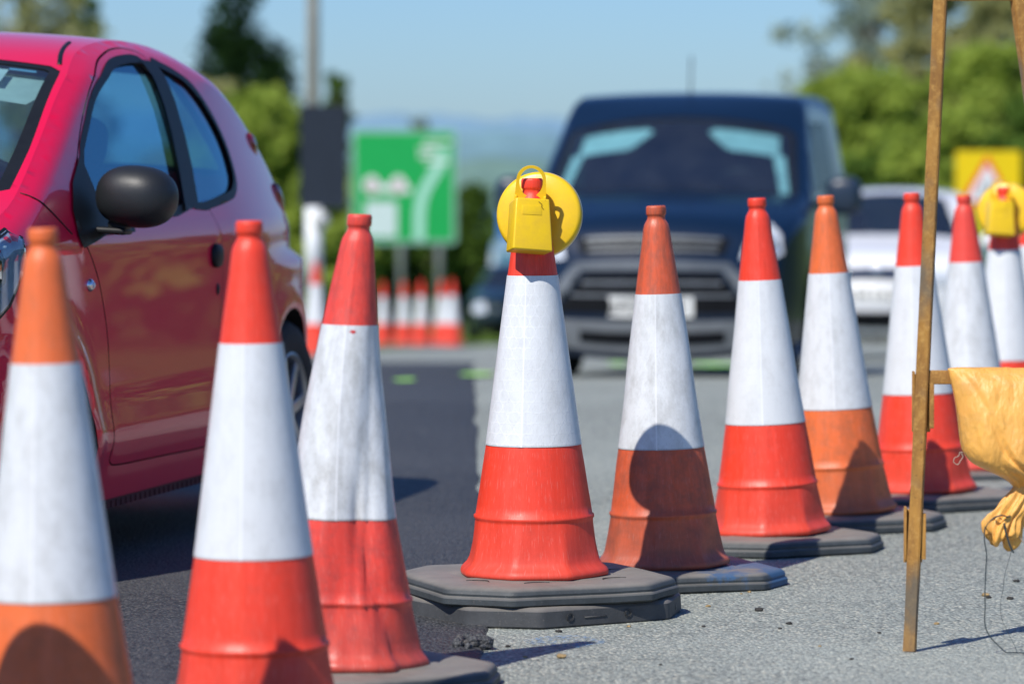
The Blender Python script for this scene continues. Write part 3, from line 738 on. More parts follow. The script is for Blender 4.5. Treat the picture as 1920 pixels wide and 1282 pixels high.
ws = [(-.602, q0+.06), (-.56, q0+.015), (-.4, q0-.005), (0, q0-.02), (.4, q0-.005), (.56, q0+.015), (.602, q0+.06), (.606, q0+.3), (.600, q1-.03), (.57, q1), (0, q1+.03), (-.57, q1), (-.600, q1-.03), (-.606, q0+.3)]
r0 = red.s_x(1.55, q1+.5); r1 = red.s_x(2.1, q1+.5, float(red.s[-1])-.6)
rw = [(-.48, r0), (.48, r0), (.50, r1), (-.50, r1)]
tf = build_shell(red, rt, M_red, [(-.32, .285, .32), (1.9, .285, .32)], .17, [door], [win1, quart], ws, rw, (q1-.0, r0), h=.035)
fs = red.side(-1)
for sg in (-1, 1): obj('door_pillar', patch(red.side(sg), [(.915, 1.335), (1.035, 1.330), (1.052, 1.22), (1.04, 1.12), (1.01, 1.03), (.955, .925), (.83, .915), (.895, 1.045), (.927, 1.13), (.942, 1.204), (.93, 1.29)], (), .02, .010), M_black, rt)
# black sail at the foot of the A pillar, gutter strip, panel seams
obj('mirror_sail', patch(fs, [(.125, 1.07), (.155, .96), (.20, .895), (.37, .885), (.36, .866), (.12, .862), (-.06, .832), (-.085, .86), (-.065, .93), (.0, 1.0)], (), .03, .0055), M_black, rt)
for sg in (-1, 1):
    bm = bmesh.new(); pts = []
    for k in range(20):
        q = red.s_x(.40)+(red.s_x(.66, q1)-red.s_x(.40))*k/19; pts.append(tf(sg*red.Wn*(.955-.05*k/19), q, -.003))
    add_tube(bm, pts, .008, 8); obj('roof_gutter', bm, M_black, rt)
bm = bmesh.new()
def seam_line(f, pts, off=.0008, r=.0022):
    add_tube(bm, [f(a, b, off) for a, b in crom(pts, 6)], r, 6)
seam_line(fs, [(-.31, .975), (-.22, .93), (-.12, .87)]); obj('panel_seam', bm, M_matt, rt); bm = bmesh.new()
seam_line(tf, [(-.60, red.s_x(-.86)), (-.59, red.s_x(-.6)), (-.585, red.s_x(-.36))])
obj('panel_seam', bm, M_matt, rt)
bm = bmesh.new(); add_box(bm, (.55, -.765, .158), (1.2, .012, .022))
for k in range(30): add_box(bm, (.0+k*.04, -.772, .155), (.02, .006, .018))
obj('sill_flange', bm, simple('dirty_sill', (.10, .03, .03), .8), rt, False)
# door mirror
bm = bmesh.new(); add_ellipsoid(bm, (.10, -.893, .962), (.085, .107, .080), Matrix.Rotation(R(4), 4, 'X') @ Matrix.Rotation(R(-6), 4, 'Z'), p=2.35, seg=40, rng=24)
for v in bm.verts:
    if v.co.x > .155: v.co.x = .155+(v.co.x-.155)*.2
mi = obj('door_mirror', bm, simple('mirror_plastic', (.014, .016, .018), .48, var=.1, scale=4, bmp=.08), rt)
bm = bmesh.new(); add_box(bm, (.10, -.80, .876), (.07, .14, .018), Matrix.Rotation(R(3), 4, 'X'), .007); add_box(bm, (.10, -.845, .888), (.05, .05, .03), bev=.008); obj('mirror_arm', bm, M_black, mi)
# handle, lock, indicator, lamps
bm = bmesh.new(); p = fs(1.055, .785); add_ellipsoid(bm, p+Vector((0, -.004, 0)), (.040, .016, .034), p=2.6); obj('door_handle', bm, M_black, rt)
bm = bmesh.new(); p = fs(1.075, .69); add_ellipsoid(bm, p, (.014, .006, .017)); obj('door_lock', bm, M_black, rt)
bm = bmesh.new(); p = fs(-.005, .737); add_ellipsoid(bm, p, (.021, .012, .017)); ri = obj('side_indicator', bm, M_chrome, rt)
bm = bmesh.new(); add_ellipsoid(bm, p+Vector((0, -.011, 0)), (.009, .004, .008)); obj('lens', bm, M_hl, ri)
for sg in (-1, 1):
    f = car_f = red.side(sg)
    hp = [(-.47, .80), (-.475, .865), (-.52, .885), (-.60, .862), (-.74, .79), (-.86, .71), (-.90, .63), (-.82, .60), (-.68, .65), (-.56, .71)]
    hl = obj('headlight', patch(f, hp, (), .025, .006), glass('lamp_cover', (.9, .95, 1.), 1., .95), rt)
    bm = patch(f, offset_poly(hp, .004), (), .03, .002); obj('lamp_housing', bm, simple('lamp_reflector', (.50, .66, .86), .4, .0, 1., var=.35, scale=14), hl)
    bm = bmesh.new(); p = f(-.585, .79, .003)
    add_lathe(bm, [(.0005, 0), (.028, 0), (.045, .004), (.052, .006), (.054, 0)], 32, 'Y', p)
    add_lathe(bm, [(.0005, 0), (.018, 0), (.030, .004), (.034, .006), (.036, 0)], 32, 'Y', f(-.66, .715, .003))
    obj('reflector_ring', bm, M_chrome, hl)
    obj('lamp_seal', patch(f, offset_poly(hp, .010), [offset_poly(hp, -.001)], .03, .0025), M_black, hl)
    for (x, z, a) in ((1.83, 1.09, .05), (2.02, .92, .07)):
        bm = bmesh.new(); p = f(x, z)+Vector((0, -sg*.012, 0)); add_ellipsoid(bm, p, (.030, .022, a), Matrix.Rotation(R(-32), 4, 'Y')); obj('tail_light', bm, M_redl, rt)
    for x in (-.32, 1.9): wheel(rt, (x, sg*(.715 if x < 1 else .69), .283), .283, .165, sg)
for y in (-.36, .36): seat(rt, .72, y, .40, M_seat, .95)
bm = bmesh.new(); add_ellipsoid(bm, (1.45, 0, .62), (.10, .60, .36), p=3.5); obj('rear_bench', bm, M_seat, rt)
bm = bmesh.new(); add_ellipsoid(bm, (.12, 0, .84), (.30, .66, .11), p=3); obj('dashboard', bm, M_matt, rt)
bm = bmesh.new(); add_lathe(bm, [(.175+.012*math.cos(a), .012*math.sin(a)) for a in (2*PI*k/10 for k in range(11))], 36, 'X', (0, 0, 0)); add_box(bm, (0, 0, 0), (.02, .33, .03)); add_box(bm, (0, 0, -.08), (.02, .03, .16))
obj('steering_wheel', bm, M_black, rt, loc=(.38, -.36, .90), rot=(0, R(-22), 0))
for y in (-.37, .37):
    v = obj('sun_visor', patch(tf, [(y-.17, q1-.22), (y-.19, q1-.17), (y-.19, q1-.04), (y+.19, q1-.04), (y+.19, q1-.17), (y+.17, q1-.22)], (), .05, -.03), M_visor, rt)
obj('windscreen_sticker', patch(tf, [(-.46, q1-.145), (-.36, q1-.145), (-.36, q1-.05), (-.46, q1-.05)], (), .05, -.007), simple('paper', (.8, .8, .76), .8), rt)
obj('windscreen_sticker', patch(tf, [(-.535, q1-.05), (-.46, q1-.05), (-.46, q1-.035), (-.535, q1-.035)], (), .05, -.007), simple('blue_strip', (.25, .5, .7), .6), rt)
bm = bmesh.new(); a = tf(-.52, q0+.06, .012); b = tf(.05, q0+.10, .014); add_tube(bm, [a, a.lerp(b, .5), b], .007, 6); add_box(bm, a, (.05, .03, .02)); obj('wiper', bm, M_black, rt)
bm = bmesh.new()
fr = [(-.45, .30), (.45, .30), (.40, .42), (-.40, .42)]
red.front = red.s_x(-.80); obj('front_grille', patch(tf, red.fp(fr), (), .05, .004), M_matt, rt)
obj('number_plate', patch(tf, red.fp([(-.26, .46), (.26, .46), (.26, .57), (-.26, .57)]), (), .05, .01), M_plate, rt)

# ---- vans and cars behind
def front_bits(car, t, f, bits):
    for nm, poly, off, m in bits: obj(nm, patch(f, car.fp(poly), (), .05, off), m, t)
def rect(y0, y1, z0, z1): return [(y0, z0), (y1, z0), (y1, z1), (y0, z1)]
def plate(car, t, f, z, seed):
    pl = obj('number_plate', patch(f, car.fp(rect(-.26, .26, z-.056, z+.056)), (), .05, .014), M_plate, t)
    rnd = random.Random(seed); bm2 = None
    for k in range(7):
        y = -.215+k*.066+(.035 if k > 3 else 0)
        segs = rnd.sample([(y, y+.012, z-.038, z+.038), (y+.032, y+.044, z-.038, z+.038), (y, y+.044, z+.026, z+.038), (y, y+.044, z-.006, z+.006), (y, y+.044, z-.038, z-.026)], 4)
        for q in segs: obj('character', patch(f, car.fp(rect(*q)), (), .05, .0155), M_char, pl)

def W_van(x, z):
    w = .90
    if z > 1.08: w -= .19*(z-1.08)
    if z < .4: w -= .15*(.4-z)
    if x < .7: w -= .13*((.7-x)/.7)**2.4
    if x > 4.1: w -= .1*(x-4.1)
    return w
van_ol = [(.04, .20, .16), (-.02, .36, .14), (-.03, .52, .15), (-.02, .68, .15), (.01, .80, .14), (.07, .90, .12), (.28, .99, .08), (.60, 1.07, .07), (.86, 1.12, .06), (1.02, 1.20, .08),
          (1.30, 1.38, .11), (1.62, 1.585, .10), (1.80, 1.70, .05), (1.98, 1.765, .03), (2.4, 1.79, .025), (3.4, 1.79, .025), (4.1, 1.77, .025), (4.30, 1.66, .03), (4.38, 1.40, .03), (4.42, .9, .03), (4.42, .5, .04), (4.38, .25, .04)]
van = Car(van_ol, W_van, .06, .7)
vx, vy = (1227-960)/305, 23.9
vt = thing('dark_blue_van', 'dark navy panel van driving towards the camera behind the cones', 'van', (vx, vy, gz(24.6)+.0), math.atan2(.980, .195))
vt.rotation_euler = (0, R(2.58)*0, math.atan2(.985, .155))
M_navy = paint('navy_paint', (.0025, .013, .036), coatw=.45, metal=.0, rough=.4)
v0 = van.s_x(.84); v1 = van.s_x(1.56)
vws = [(-.66, v0+.04), (-.45, v0), (0, v0-.01), (.45, v0), (.66, v0+.04), (.665, v1-.08), (.63, v1-.02), (0, v1+.01), (-.63, v1-.02), (-.665, v1-.08)]
vwin = [(1.42, 1.16), (2.28, 1.16), (2.28, 1.60), (1.86, 1.60), (1.60, 1.44)]
vwin2 = [(2.44, 1.16), (3.2, 1.16), (3.2, 1.60), (2.44, 1.60)]
vtri = [(1.12, 1.16), (1.34, 1.16), (1.50, 1.38), (1.46, 1.40)]
vdoor = [(1.36, .34), (2.34, .34), (2.36, .8), (2.36, 1.64), (1.84, 1.655), (1.36, 1.14), (1.30, .9)]
vs_door = [(2.40, .34), (3.28, .34), (3.28, 1.65), (2.40, 1.65)]
vf = build_shell(van, vt, M_navy, [(.80, .33, .37), (3.45, .33, .37)], .24, [vdoor, vs_door], [vwin, vwin2, vtri], vws, None, (v1, van.s_x(4.0, v1)), h=.09, sg_m=glass('privacy_glass', (.10, .14, .14), 1., fr=.5, rc=(.7, .8, .9)))
van.front = van.s_x(.30)
M_grey = simple('grey_grille', (.20, .215, .23), .38, .25); M_dk = simple('dark_grille', (.010, .011, .013), .95, spec=.08)
M_sil = simple('silver_trim', (.10, .115, .13), .5, .2)
bits = [('upper_grille', [(-.44, .76), (.44, .76), (.47, .85), (-.47, .85)], .006, M_dk),
        ('grille_bar', rect(-.42, .42, .836, .848), .010, M_sil), ('grille_bar', rect(-.41, .41, .803, .816), .010, M_sil), ('grille_bar', rect(-.40, .40, .768, .780), .010, M_sil),
        ('lower_grille', [(-.60, .44), (.60, .44), (.42, .66), (-.42, .66)], .006, M_dk),
        ('grille_bar', rect(-.43, .43, .60, .615), .012, M_grey), ('grille_bar', rect(-.50, .50, .53, .545), .012, M_grey),
        ('grille_surround', [(-.52, .675), (.52, .675), (.48, .72), (-.48, .72)], .012, M_sil),
        ('grille_surround', [(-.76, .44), (-.63, .44), (-.44, .67), (-.50, .70)], .010, M_grey), ('grille_surround', [(.76, .44), (.63, .44), (.44, .67), (.50, .70)], .010, M_grey),
        ('lower_bumper', [(-.74, .25), (.74, .25), (.78, .40), (-.78, .40)], .012, M_grey), ('bumper_slot', rect(-.45, .45, .29, .35), .016, M_dk)]
front_bits(van, vt, vf, bits)
plate(van, vt, vf, .475, 5)
for sg in (-1, 1):
    hp = [(sg*.54, .74), (sg*.60, .90), (sg*.70, .945), (sg*.775, .90), (sg*.79, .80), (sg*.70, .74)]
    h = obj('headlight', patch(vf, van.fp(hp), (), .03, .01), M_hl, vt)
    bm = bmesh.new(); add_ellipsoid(bm, vf(*van.fp([(sg*.70, .85)])[0], .02), (.04, .055, .045)); obj('bulb_glint', bm, M_chrome, h)  # chrome ellipsoids, here and below, added to catch sun glints
    bm = bmesh.new(); add_ellipsoid(bm, vf(*van.fp([(sg*.62, .80)])[0], .015), (.03, .04, .03)); obj('reflector_glint', bm, M_chrome, h)
    bm = bmesh.new(); add_ellipsoid(bm, vf(*van.fp([(sg*.68, .36)])[0], .015), (.03, .05, .035)); obj('fog_light', bm, M_hl, vt)
    bm = bmesh.new(); add_ellipsoid(bm, (1.22, sg*1.075, 1.135), (.08, .115, .125), p=3); mo = obj('door_mirror', bm, simple('van_mirror', (.02, .035, .06), .35), vt)
    bm = bmesh.new(); add_box(bm, (1.24, sg*.93, 1.08), (.07, .14, .05), bev=.01); obj('mirror_arm', bm, M_black, mo)
    for x in (.80, 3.45): wheel(vt, (x, sg*.70, .325), .325, .24, sg)
bm = bmesh.new(); add_ellipsoid(bm, vf(*van.fp([(0, .72)])[0], .02), (.02, .05, .03)); obj('bonnet_badge', bm, M_chrome, vt)
bm = bmesh.new(); add_tube(bm, [(1.98, .0, 1.77), (2.05, .0, 2.05)], .006, 6); obj('aerial', bm, M_black, vt)
for y in (-.42, .42): seat(vt, 1.75, y, .62, M_seat, 1.05)
bm = bmesh.new(); add_box(bm, (2.25, 0, 1.12), (.05, 1.5, 1.2)); obj('bulkhead', bm, M_matt, vt)
bm = bmesh.new(); add_ellipsoid(bm, (1.25, 0, 1.00), (.33, .78, .14), p=3); obj('dashboard', bm, M_matt, vt)
bm = bmesh.new(); add_lathe(bm, [(.19+.013*math.cos(a), .013*math.sin(a)) for a in (2*PI*k/10 for k in range(11))], 36, 'X'); add_box(bm, (0, 0, 0), (.02, .36, .03)); obj('steering_wheel', bm, M_black, vt, loc=(1.42, -.40, 1.13), rot=(0, R(-30), 0))
M_vis2 = simple('van_visor', (.62, .80, .78), .8)
for sg in (-1, 1):
    obj('sun_visor', patch(vf, [(sg*.16, v1-.10), (sg*.26, v1-.27), (sg*.30, v1-.30), (sg*.57, v1-.30), (sg*.57, v1-.06), (sg*.2, v1-.05)], (), .05, -.05), M_vis2, vt)
    obj('pillar_trim', patch(vf, [(sg*.535, v1-.30), (sg*.60, v1-.30), (sg*.62, v0+.06), (sg*.575, v0+.06)], (), .08, -.04), M_vis2, vt)
# driver, a dark shape behind the wheel
def skin_body(name, verts, edges, radii, m, parent, root=0, sub=2):
    me = bpy.data.meshes.new(name); me.from_pydata(verts, edges, []); o = bpy.data.objects.new(name, me); C.objects.link(o); o.parent = parent
    md = o.modifiers.new('skin', 'SKIN'); md.use_smooth_shade = True; sl = me.skin_vertices[0].data
    for i, r in enumerate(radii): sl[i].radius = r if isinstance(r, tuple) else (r, r)
    sl[root].use_root = True
    s = o.modifiers.new('sub', 'SUBSURF'); s.levels = sub; s.render_levels = sub
    me.materials.append(m); return o
M_cloth = simple('dark_jacket', (.03, .035, .05), .9); M_skin = simple('skin', (.42, .25, .18), .5)

# white car further back
def W_white(x, z):
    w = .87
    if z > .9: w -= .42*(z-.9)
    if x < .6: w -= .25*((.6-x)/.6)**2.3
    if x > 3.6: w -= .2*(x-3.6)
    return w
wh_ol = [(.05, .20, .12), (-.02, .35, .16), (-.02, .52, .17), (.03, .66, .15), (.14, .75, .12), (.5, .87, .07), (1.0, .96, .06), (1.2, 1.02, .07), (1.6, 1.22, .09), (1.95, 1.36, .07), (2.3, 1.42, .05), (3.0, 1.41, .05), (3.5, 1.30, .05), (3.9, 1.05, .05), (4.1, .85, .05), (4.15, .5, .06), (4.1, .22, .06)]
whc = Car(wh_ol, W_white, .07, .65)
wt = thing('white_car', 'white car following behind the dark van at the right', 'car', ((1648-960)/203, 36., gz(37.)+.14), math.atan2(.985, .16))
M_wp = paint('white_paint', (.86, .87, .88), metal=0, rough=.35)
w0 = whc.s_x(1.1); w1 = whc.s_x(1.95)
wws = [(-.58, w0+.03), (0, w0), (.58, w0+.03), (.53, w1-.02), (0, w1+.01), (-.53, w1-.02)]
wwin = [(1.75, .98), (3.55, 1.0), (3.2, 1.28), (2.3, 1.33), (2.1, 1.30)]
wdoor = [(1.35, .30), (2.4, .28), (2.4, .94), (1.35, .92)]
wf = build_shell(whc, wt, M_wp, [(.75, .32, .35), (3.3, .32, .35)], .2, [wdoor], [wwin], wws, None, (w1, whc.s_x(3.2, w1)), h=.1)
whc.front = whc.s_x(.25)
front_bits(whc, wt, wf, [('upper_grille', [(-.40, .60), (.40, .60), (.44, .68), (-.44, .68)], .008, M_dk), ('grille_bar', rect(-.4, .4, .635, .65), .014, M_chrome), ('lower_grille', rect(-.55, .55, .27, .38), .008, M_dk)])
plate(whc, wt, wf, .50, 9)
for sg in (-1, 1):
    obj('headlight', patch(wf, whc.fp([(sg*.46, .60), (sg*.50, .70), (sg*.68, .72), (sg*.72, .64), (sg*.64, .58)]), (), .03, .01), M_hl, wt)
    bm = bmesh.new(); add_ellipsoid(bm, (1.5, sg*.98, .98), (.07, .10, .07), p=2.6); obj('door_mirror', bm, M_wp, wt)
    for x in (.75, 3.3): wheel(wt, (x, sg*.76, .315), .315, .19, sg)
bm = bmesh.new(); add_ellipsoid(bm, wf(*whc.fp([(.0, .645)])[0], .02), (.03, .05, .045)); obj('badge', bm, M_chrome, wt)
for y in (-.38, .38): seat(wt, 2.0, y, .42, M_seat)
bm = bmesh.new(); add_ellipsoid(bm, (1.45, 0, .88), (.3, .7, .1), p=3); obj('dashboard', bm, M_matt, wt)

# dark motorcycle-like shape and blue vehicle far behind, left of the lamp cone: a small dark car and a blue lorry
def W_far(x, z):
    w = .86
    if z > .9: w -= .35*(z-.9)
    if x < .6: w -= .2*((.6-x)/.6)**2.3
    return w
fc = Car(wh_ol, W_far, .07, .65)
ft = thing('dark_car', 'dark distant car half hidden behind the left side of the lamp cone', 'car', (-.05, 75., gz(75)), math.atan2(.99, .12))
M_dkp = paint('dark_green_paint', (.012, .025, .025), metal=.2)
ff = build_shell(fc, ft, M_dkp, [(.75, .32, .35), (3.3, .32, .35)], .2, [wdoor], [wwin], wws, None, (w1, whc.s_x(3.2, w1)), h=.14)
fc.front = whc.front
front_bits(fc, ft, ff, [('lower_grille', rect(-.55, .55, .27, .40), .008, M_dk)])
for sg in (-1, 1):
    obj('headlight', patch(ff, fc.fp([(sg*.44, .56), (sg*.50, .72), (sg*.68, .73), (sg*.74, .62), (sg*.64, .56)]), (), .03, .01), M_hl, ft)
    for x in (.75, 3.3): wheel(ft, (x, sg*.76, .315), .315, .19, sg)
M_bl = simple('blue_curtain', (.03, .16, .50), .5)
lt = thing('blue_lorry', 'distant blue box lorry mostly hidden behind the lamp cone', 'lorry', (.40, 90., gz(90)), math.atan2(.99, .14))
bm = bmesh.new(); add_box(bm, (4.2, 0, 1.95), (4.6, 2.0, 2.1), bev=.04); obj('cargo_box', bm, M_bl, lt, 30)
bm = bmesh.new(); add_poly_prism(bm, [(0, .5), (0, 1.35), (.35, 2.05), (.6, 2.3), (1.75, 2.35), (1.75, .5)], -.95, .95); bmesh.ops.bevel(bm, geom=bm.edges[:], offset=.06, segments=2, affect='EDGES'); obj('cab', bm, simple('cab_blue', (.12, .22, .30), .4), lt, 30)
bm = bmesh.new(); add_box(bm, (.165, 0, 1.72), (.05, 1.6, .62), Matrix.Rotation(R(26), 4, 'Y')); obj('windscreen', bm, M_glassd, lt)
bm = bmesh.new(); add_box(bm, (3.3, 0, .65), (6.2, .8, .2)); obj('chassis', bm, M_matt, lt, False)
for sg in (-1, 1):
    for x in (.9, 5.2): wheel(lt, (x, sg*.85, .42), .42, .25, sg)
    bm = bmesh.new(); add_box(bm, (-.01, sg*.7, .8), (.05, .3, .18), bev=.02); obj('headlight', bm, M_hl, lt)

# ------------------------------------------------------------------ rusty sign frame, right foreground
M_rust = rust_mat('rusty_steel', .7)
M_rustd = rust_mat('rusty_steel_dark', .1)
S8 = 873.
def fp_(px, py, dd=0.): return Vector(((px-960)/S8, W_/S8+dd, 1.08-(py-283)/S8))
ftop = fp_(1761, -60); ffoot = fp_(1707, 1226); ffoot.z = .002
ft_ = thing('sign_frame', 'rusty angle-iron sign frame with a sandbag hung on its crossbar', 'sign frame', (ffoot.x, ffoot.y, 0))
def angle_iron(p0, p1, w=.038, th=.0045, face=1):
    p0, p1 = Vector(p0), Vector(p1); d = (p1-p0); l = d.length; d.normalize()
    x = Vector((1, 0, 0)); x = (x-d*x.dot(d)).normalized(); y = d.cross(x)
    bm = bmesh.new()
    def box(c, sx, sy):
        M = Matrix((( x.x, y.x, d.x, 0), (x.y, y.y, d.y, 0), (x.z, y.z, d.z, 0), (0, 0, 0, 1)))
        vs = bmesh.ops.create_cube(bm, size=1.)['verts']
        bmesh.ops.subdivide_edges(bm, edges=list({e for v in vs for e in v.link_edges if abs((e.verts[0].co-e.verts[1].co).z) > .5}), cuts=24)
        for v in bm.verts:
            if v.tag: continue
            v.tag = True
            lz = (v.co.z+.5)*l; wob = .0012*noise.noise(Vector((lz*7, 1, c[0])))
            v.co = (p0+x*(c[0]+v.co.x*sx+wob)+y*(c[1]+v.co.y*sy+wob)+d*lz)
    box((0, 0), w*.9, th)
    n0 = len(bm.verts)
    box((0, 0), w*.62, th); bm.verts.ensure_lookup_table()
    ca, sa = math.cos(R(72)), math.sin(R(72)); e0 = w*.45; h = w*.31
    for v in bm.verts[n0:]:
        q = v.co-p0; a_ = q.dot(x); b_ = q.dot(y); a2 = a_*face
        v.co += x*(face*(e0+(a2+h)*ca-b_*sa)-a_)+y*((a2+h)*sa+b_*ca-b_)
    return bm
def rel(o, base): o.location = -Vector(base); return o
B0 = (ffoot.x, ffoot.y, 0)
rel(obj('leg', angle_iron(ffoot, ftop, .027), M_rust, ft_, 30), B0)
rfoot = fp_(2085, 1226); rfoot.z = .002
rel(obj('leg', angle_iron(rfoot, fp_(1903, -60), .030, face=-1), M_rust, ft_, 30), B0)
a, b = fp_(1722, 708, .012), fp_(2003, 708, .012)
def bar(p0, p1, hgt, dep):
    bm = bmesh.new(); c = (p0+p1)/2; add_box(bm, c, ((p1-p0).length, dep, hgt), bev=.002); return bm
rel(obj('crossbar', bar(a, b, .030, .012), M_rustd, ft_, 30), B0)
rel(obj('crossbar', bar(fp_(1765, -6, .010), fp_(1905, -6, .010), .020, .014), M_rustd, ft_, 30), B0)
for (px, py, hh) in ((1731, 757, .125), (1717, 1008, .115)):
    bm = bmesh.new(); c = fp_(px, py, .012)
    add_box(bm, c+Vector((-.017, .012, .006)), (.004, .026, hh), bev=.0008); add_box(bm, c+Vector((.021, .004, 0)), (.010, .020, hh*.86), bev=.0008); add_box(bm, c+Vector((0, .0145, 0)), (.04, .004, hh), bev=.0008)
    rel(obj('sign_clip', bm, M_rustd, ft_, 30), B0)
# rear props of the frame
rel(obj('back_strut', angle_iron(fp_(1900, -60, .03)+Vector((0, 0, 0)), fp_(2120, 1100, .75)*1 if False else Vector((fp_(2140, 0).x, ffoot.y+.62, .002)), .028), M_rustd, ft_, 30), B0)

# sandbag
def bag_mat():
    m, nt, out = mat('woven_bag'); p = N(nt, 'ShaderNodeBsdfPrincipled')
    co = N(nt, 'ShaderNodeTexCoord').outputs['Object']
    w1 = N(nt, 'ShaderNodeTexWave', wave_type='BANDS', bands_direction='X'); w1.inputs['Scale'].default_value = 95; w1.inputs['Distortion'].default_value = 1.2; w1.inputs['Detail'].default_value = 1; L(nt, co, w1.inputs[0])
    w2 = N(nt, 'ShaderNodeTexWave', wave_type='BANDS', bands_direction='Z'); w2.inputs['Scale'].default_value = 95; w2.inputs['Distortion'].default_value = 1.2; w2.inputs['Detail'].default_value = 1; L(nt, co, w2.inputs[0])
    n = noise_tex(nt, co, 9, 6, .65); n2 = noise_tex(nt, co, 50, 5, .7)
    c = mixc(nt, ramp(nt, n, .3, (0,0,0), .72, (1,1,1)), (.86, .42, .055), (.74, .32, .04))
    c = mixc(nt, math_(nt, 'MULTIPLY', ramp(nt, n2, .58, (0,0,0), .75, (1,1,1)), .35), c, (.33, .20, .08))
    wv = math_(nt, 'MULTIPLY', w1.outputs[1], w2.outputs[1])
    c = mixc(nt, math_(nt, 'MULTIPLY', wv, .38), c, (.96, .74, .42))
    st_ = noise_tex(nt, co, 7, 6, .7, (1, 1, 2.2)); c = mixc(nt, math_(nt, 'MULTIPLY', ramp(nt, st_, .5, (0,0,0), .72, (1,1,1)), .4), c, (.42, .27, .10))
    L(nt, c, p.inputs['Base Color']); p.inputs['Roughness'].default_value = .46; p.inputs['Specular IOR Level'].default_value = .5
    cre = noise_tex(nt, co, 16, 3, .5, (1.6, 1.6, .7))
    b1 = bump(nt, wv, .25, .0012); b2 = N(nt, 'ShaderNodeBump'); b2.inputs['Strength'].default_value = .5; b2.inputs['Distance'].default_value = .03; L(nt, cre, b2.inputs['Height']); L(nt, b1, b2.inputs['Normal'])
    L(nt, b2.outputs[0], p.inputs['Normal']); L(nt, p.outputs[0], out.inputs[0]); return m
bt = thing('sandbag', 'orange woven sandbag sagging from the frame crossbar with a tied neck', 'sandbag', tuple(fp_(1890, 900)))
BB = fp_(1890, 900)
rowsb = [(689, 1835, 1962, .010), (691, 1781, 2000, .020), (700, 1779, 2004, .034), (720, 1784, 2008, .050), (750, 1791, 2011, .062), (790, 1797, 2020, .072), (830, 1802, 2024, .078), (852, 1810, 2020, .078), (868, 1824, 2016, .074), (882, 1848, 2006, .064), (893, 1872, 1992, .052), (903, 1892, 1975, .036), (913, 1902, 1955, .024), (926, 1902, 1946, .019), (940, 1898, 1940, .018), (955, 1890, 1934, .020)]
RB = [tuple(r) for r in crom(rowsb, 4)]
bm = bmesh.new(); rings = []; n = 128
for j, (py, xl, xr, dep) in enumerate(RB):
    c = fp_((xl+xr)/2, py, -.012); hw = (xr-xl)/2/S8; ring = []; dn = j/len(RB)
    for k in range(n):
        a = 2*PI*k/n; ca, sa = math.cos(a), math.sin(a)
        px_ = math.copysign(abs(ca)**.8, ca)*hw; dy = math.copysign(abs(sa)**.85, sa)*dep
        u = px_/max(hw, .01)
        # folds converging on the tied neck
        fan = max(0, min(1, (dn-.25)/.5))
        fold = math.sin(u*13+dn*7*(-1 if u > 0 else 1)+1.4*noise.noise(Vector((u*2, dn*3, 5))))*.0055*fan*min(1, hw/.05)
        fold += .006*noise.noise(Vector((u*2.0+dn*2.4*(1 if u < 0 else -1), dn*2.4, 2+sa)))
        q_ = u-(-1+1.5*max(0, dn-.05)**.8); fold += -.010*math.exp(-(q_/.045)**2)*min(1, dn*2)+.006*math.exp(-((q_-.10)/.06)**2)*min(1, dn*2); q_ = u-(-.75+1.1*dn); fold += -.006*math.exp(-(q_/.04)**2)*max(0, dn-.2)*2
        crease = -abs(math.sin((u*.9+dn*1.25)*6.2))**8*.003*math.sin(min(1, max(0, dn*1.3))*PI)
        dy += -abs(sa)*(fold+crease) if sa < 0 else abs(sa)*fold
        ring.append(bm.verts.new(c+Vector((px_+fold*.25, dy, .005*noise.noise(Vector((u*3, dn*4, 1))))) - BB))
    rings.append(ring)
for r0, r1 in zip(rings, rings[1:]):
    for k in range(n): bm.faces.new((r0[k], r1[k], r1[(k+1) % n], r0[(k+1) % n]))
bm.faces.new(rings[0]); bm.faces.new(rings[-1][::-1])
M_bag = bag_mat()
bag = obj('bag', bm, M_bag, bt)
ss = bag.modifiers.new('sub', 'SUBSURF'); ss.levels = 1; ss.render_levels = 1
# the gathered tail below the tie
bm = bmesh.new(); rings = []
tail = [(1926, 912, 20, .014), (1918, 932, 25, .018), (1906, 950, 28, .020), (1893, 966, 26, .018), (1885, 980, 31, .022), (1880, 994, 34, .024), (1876, 1006, 29, .020), (1873, 1012, 20, .012)]
TL = [tuple(r) for r in crom(tail, 5)]; n = 96
for j, (px, py, hw, dep) in enumerate(TL):
    c = fp_(px, py, -.022); q = j/len(TL); ring = []
    ax = Vector((.88, 0, -.35)).normalized()
    for k in range(n):
        a = 2*PI*k/n; ruf = 1+(.08+.16*q)*math.sin(a*7+q*2+noise.noise(Vector((a, q*2, 0)))*2)+(.05+.14*q)*math.sin(a*15-q*3+3*noise.noise(Vector((a*2, q*3, 4))))+.25*q*noise.noise(Vector((math.cos(a)*3, math.sin(a)*3, q*4)))
        zoff = (-.018*q*q)*math.sin(a*3+1)
        ring.append(bm.verts.new(c+ax*math.cos(a)*hw/S8*ruf+Vector((0, math.sin(a)*dep*ruf, zoff))-BB))
    rings.append(ring)
for r0, r1 in zip(rings, rings[1:]):
    for k in range(n): bm.faces.new((r0[k], r1[k], r1[(k+1) % n], r0[(k+1) % n]))
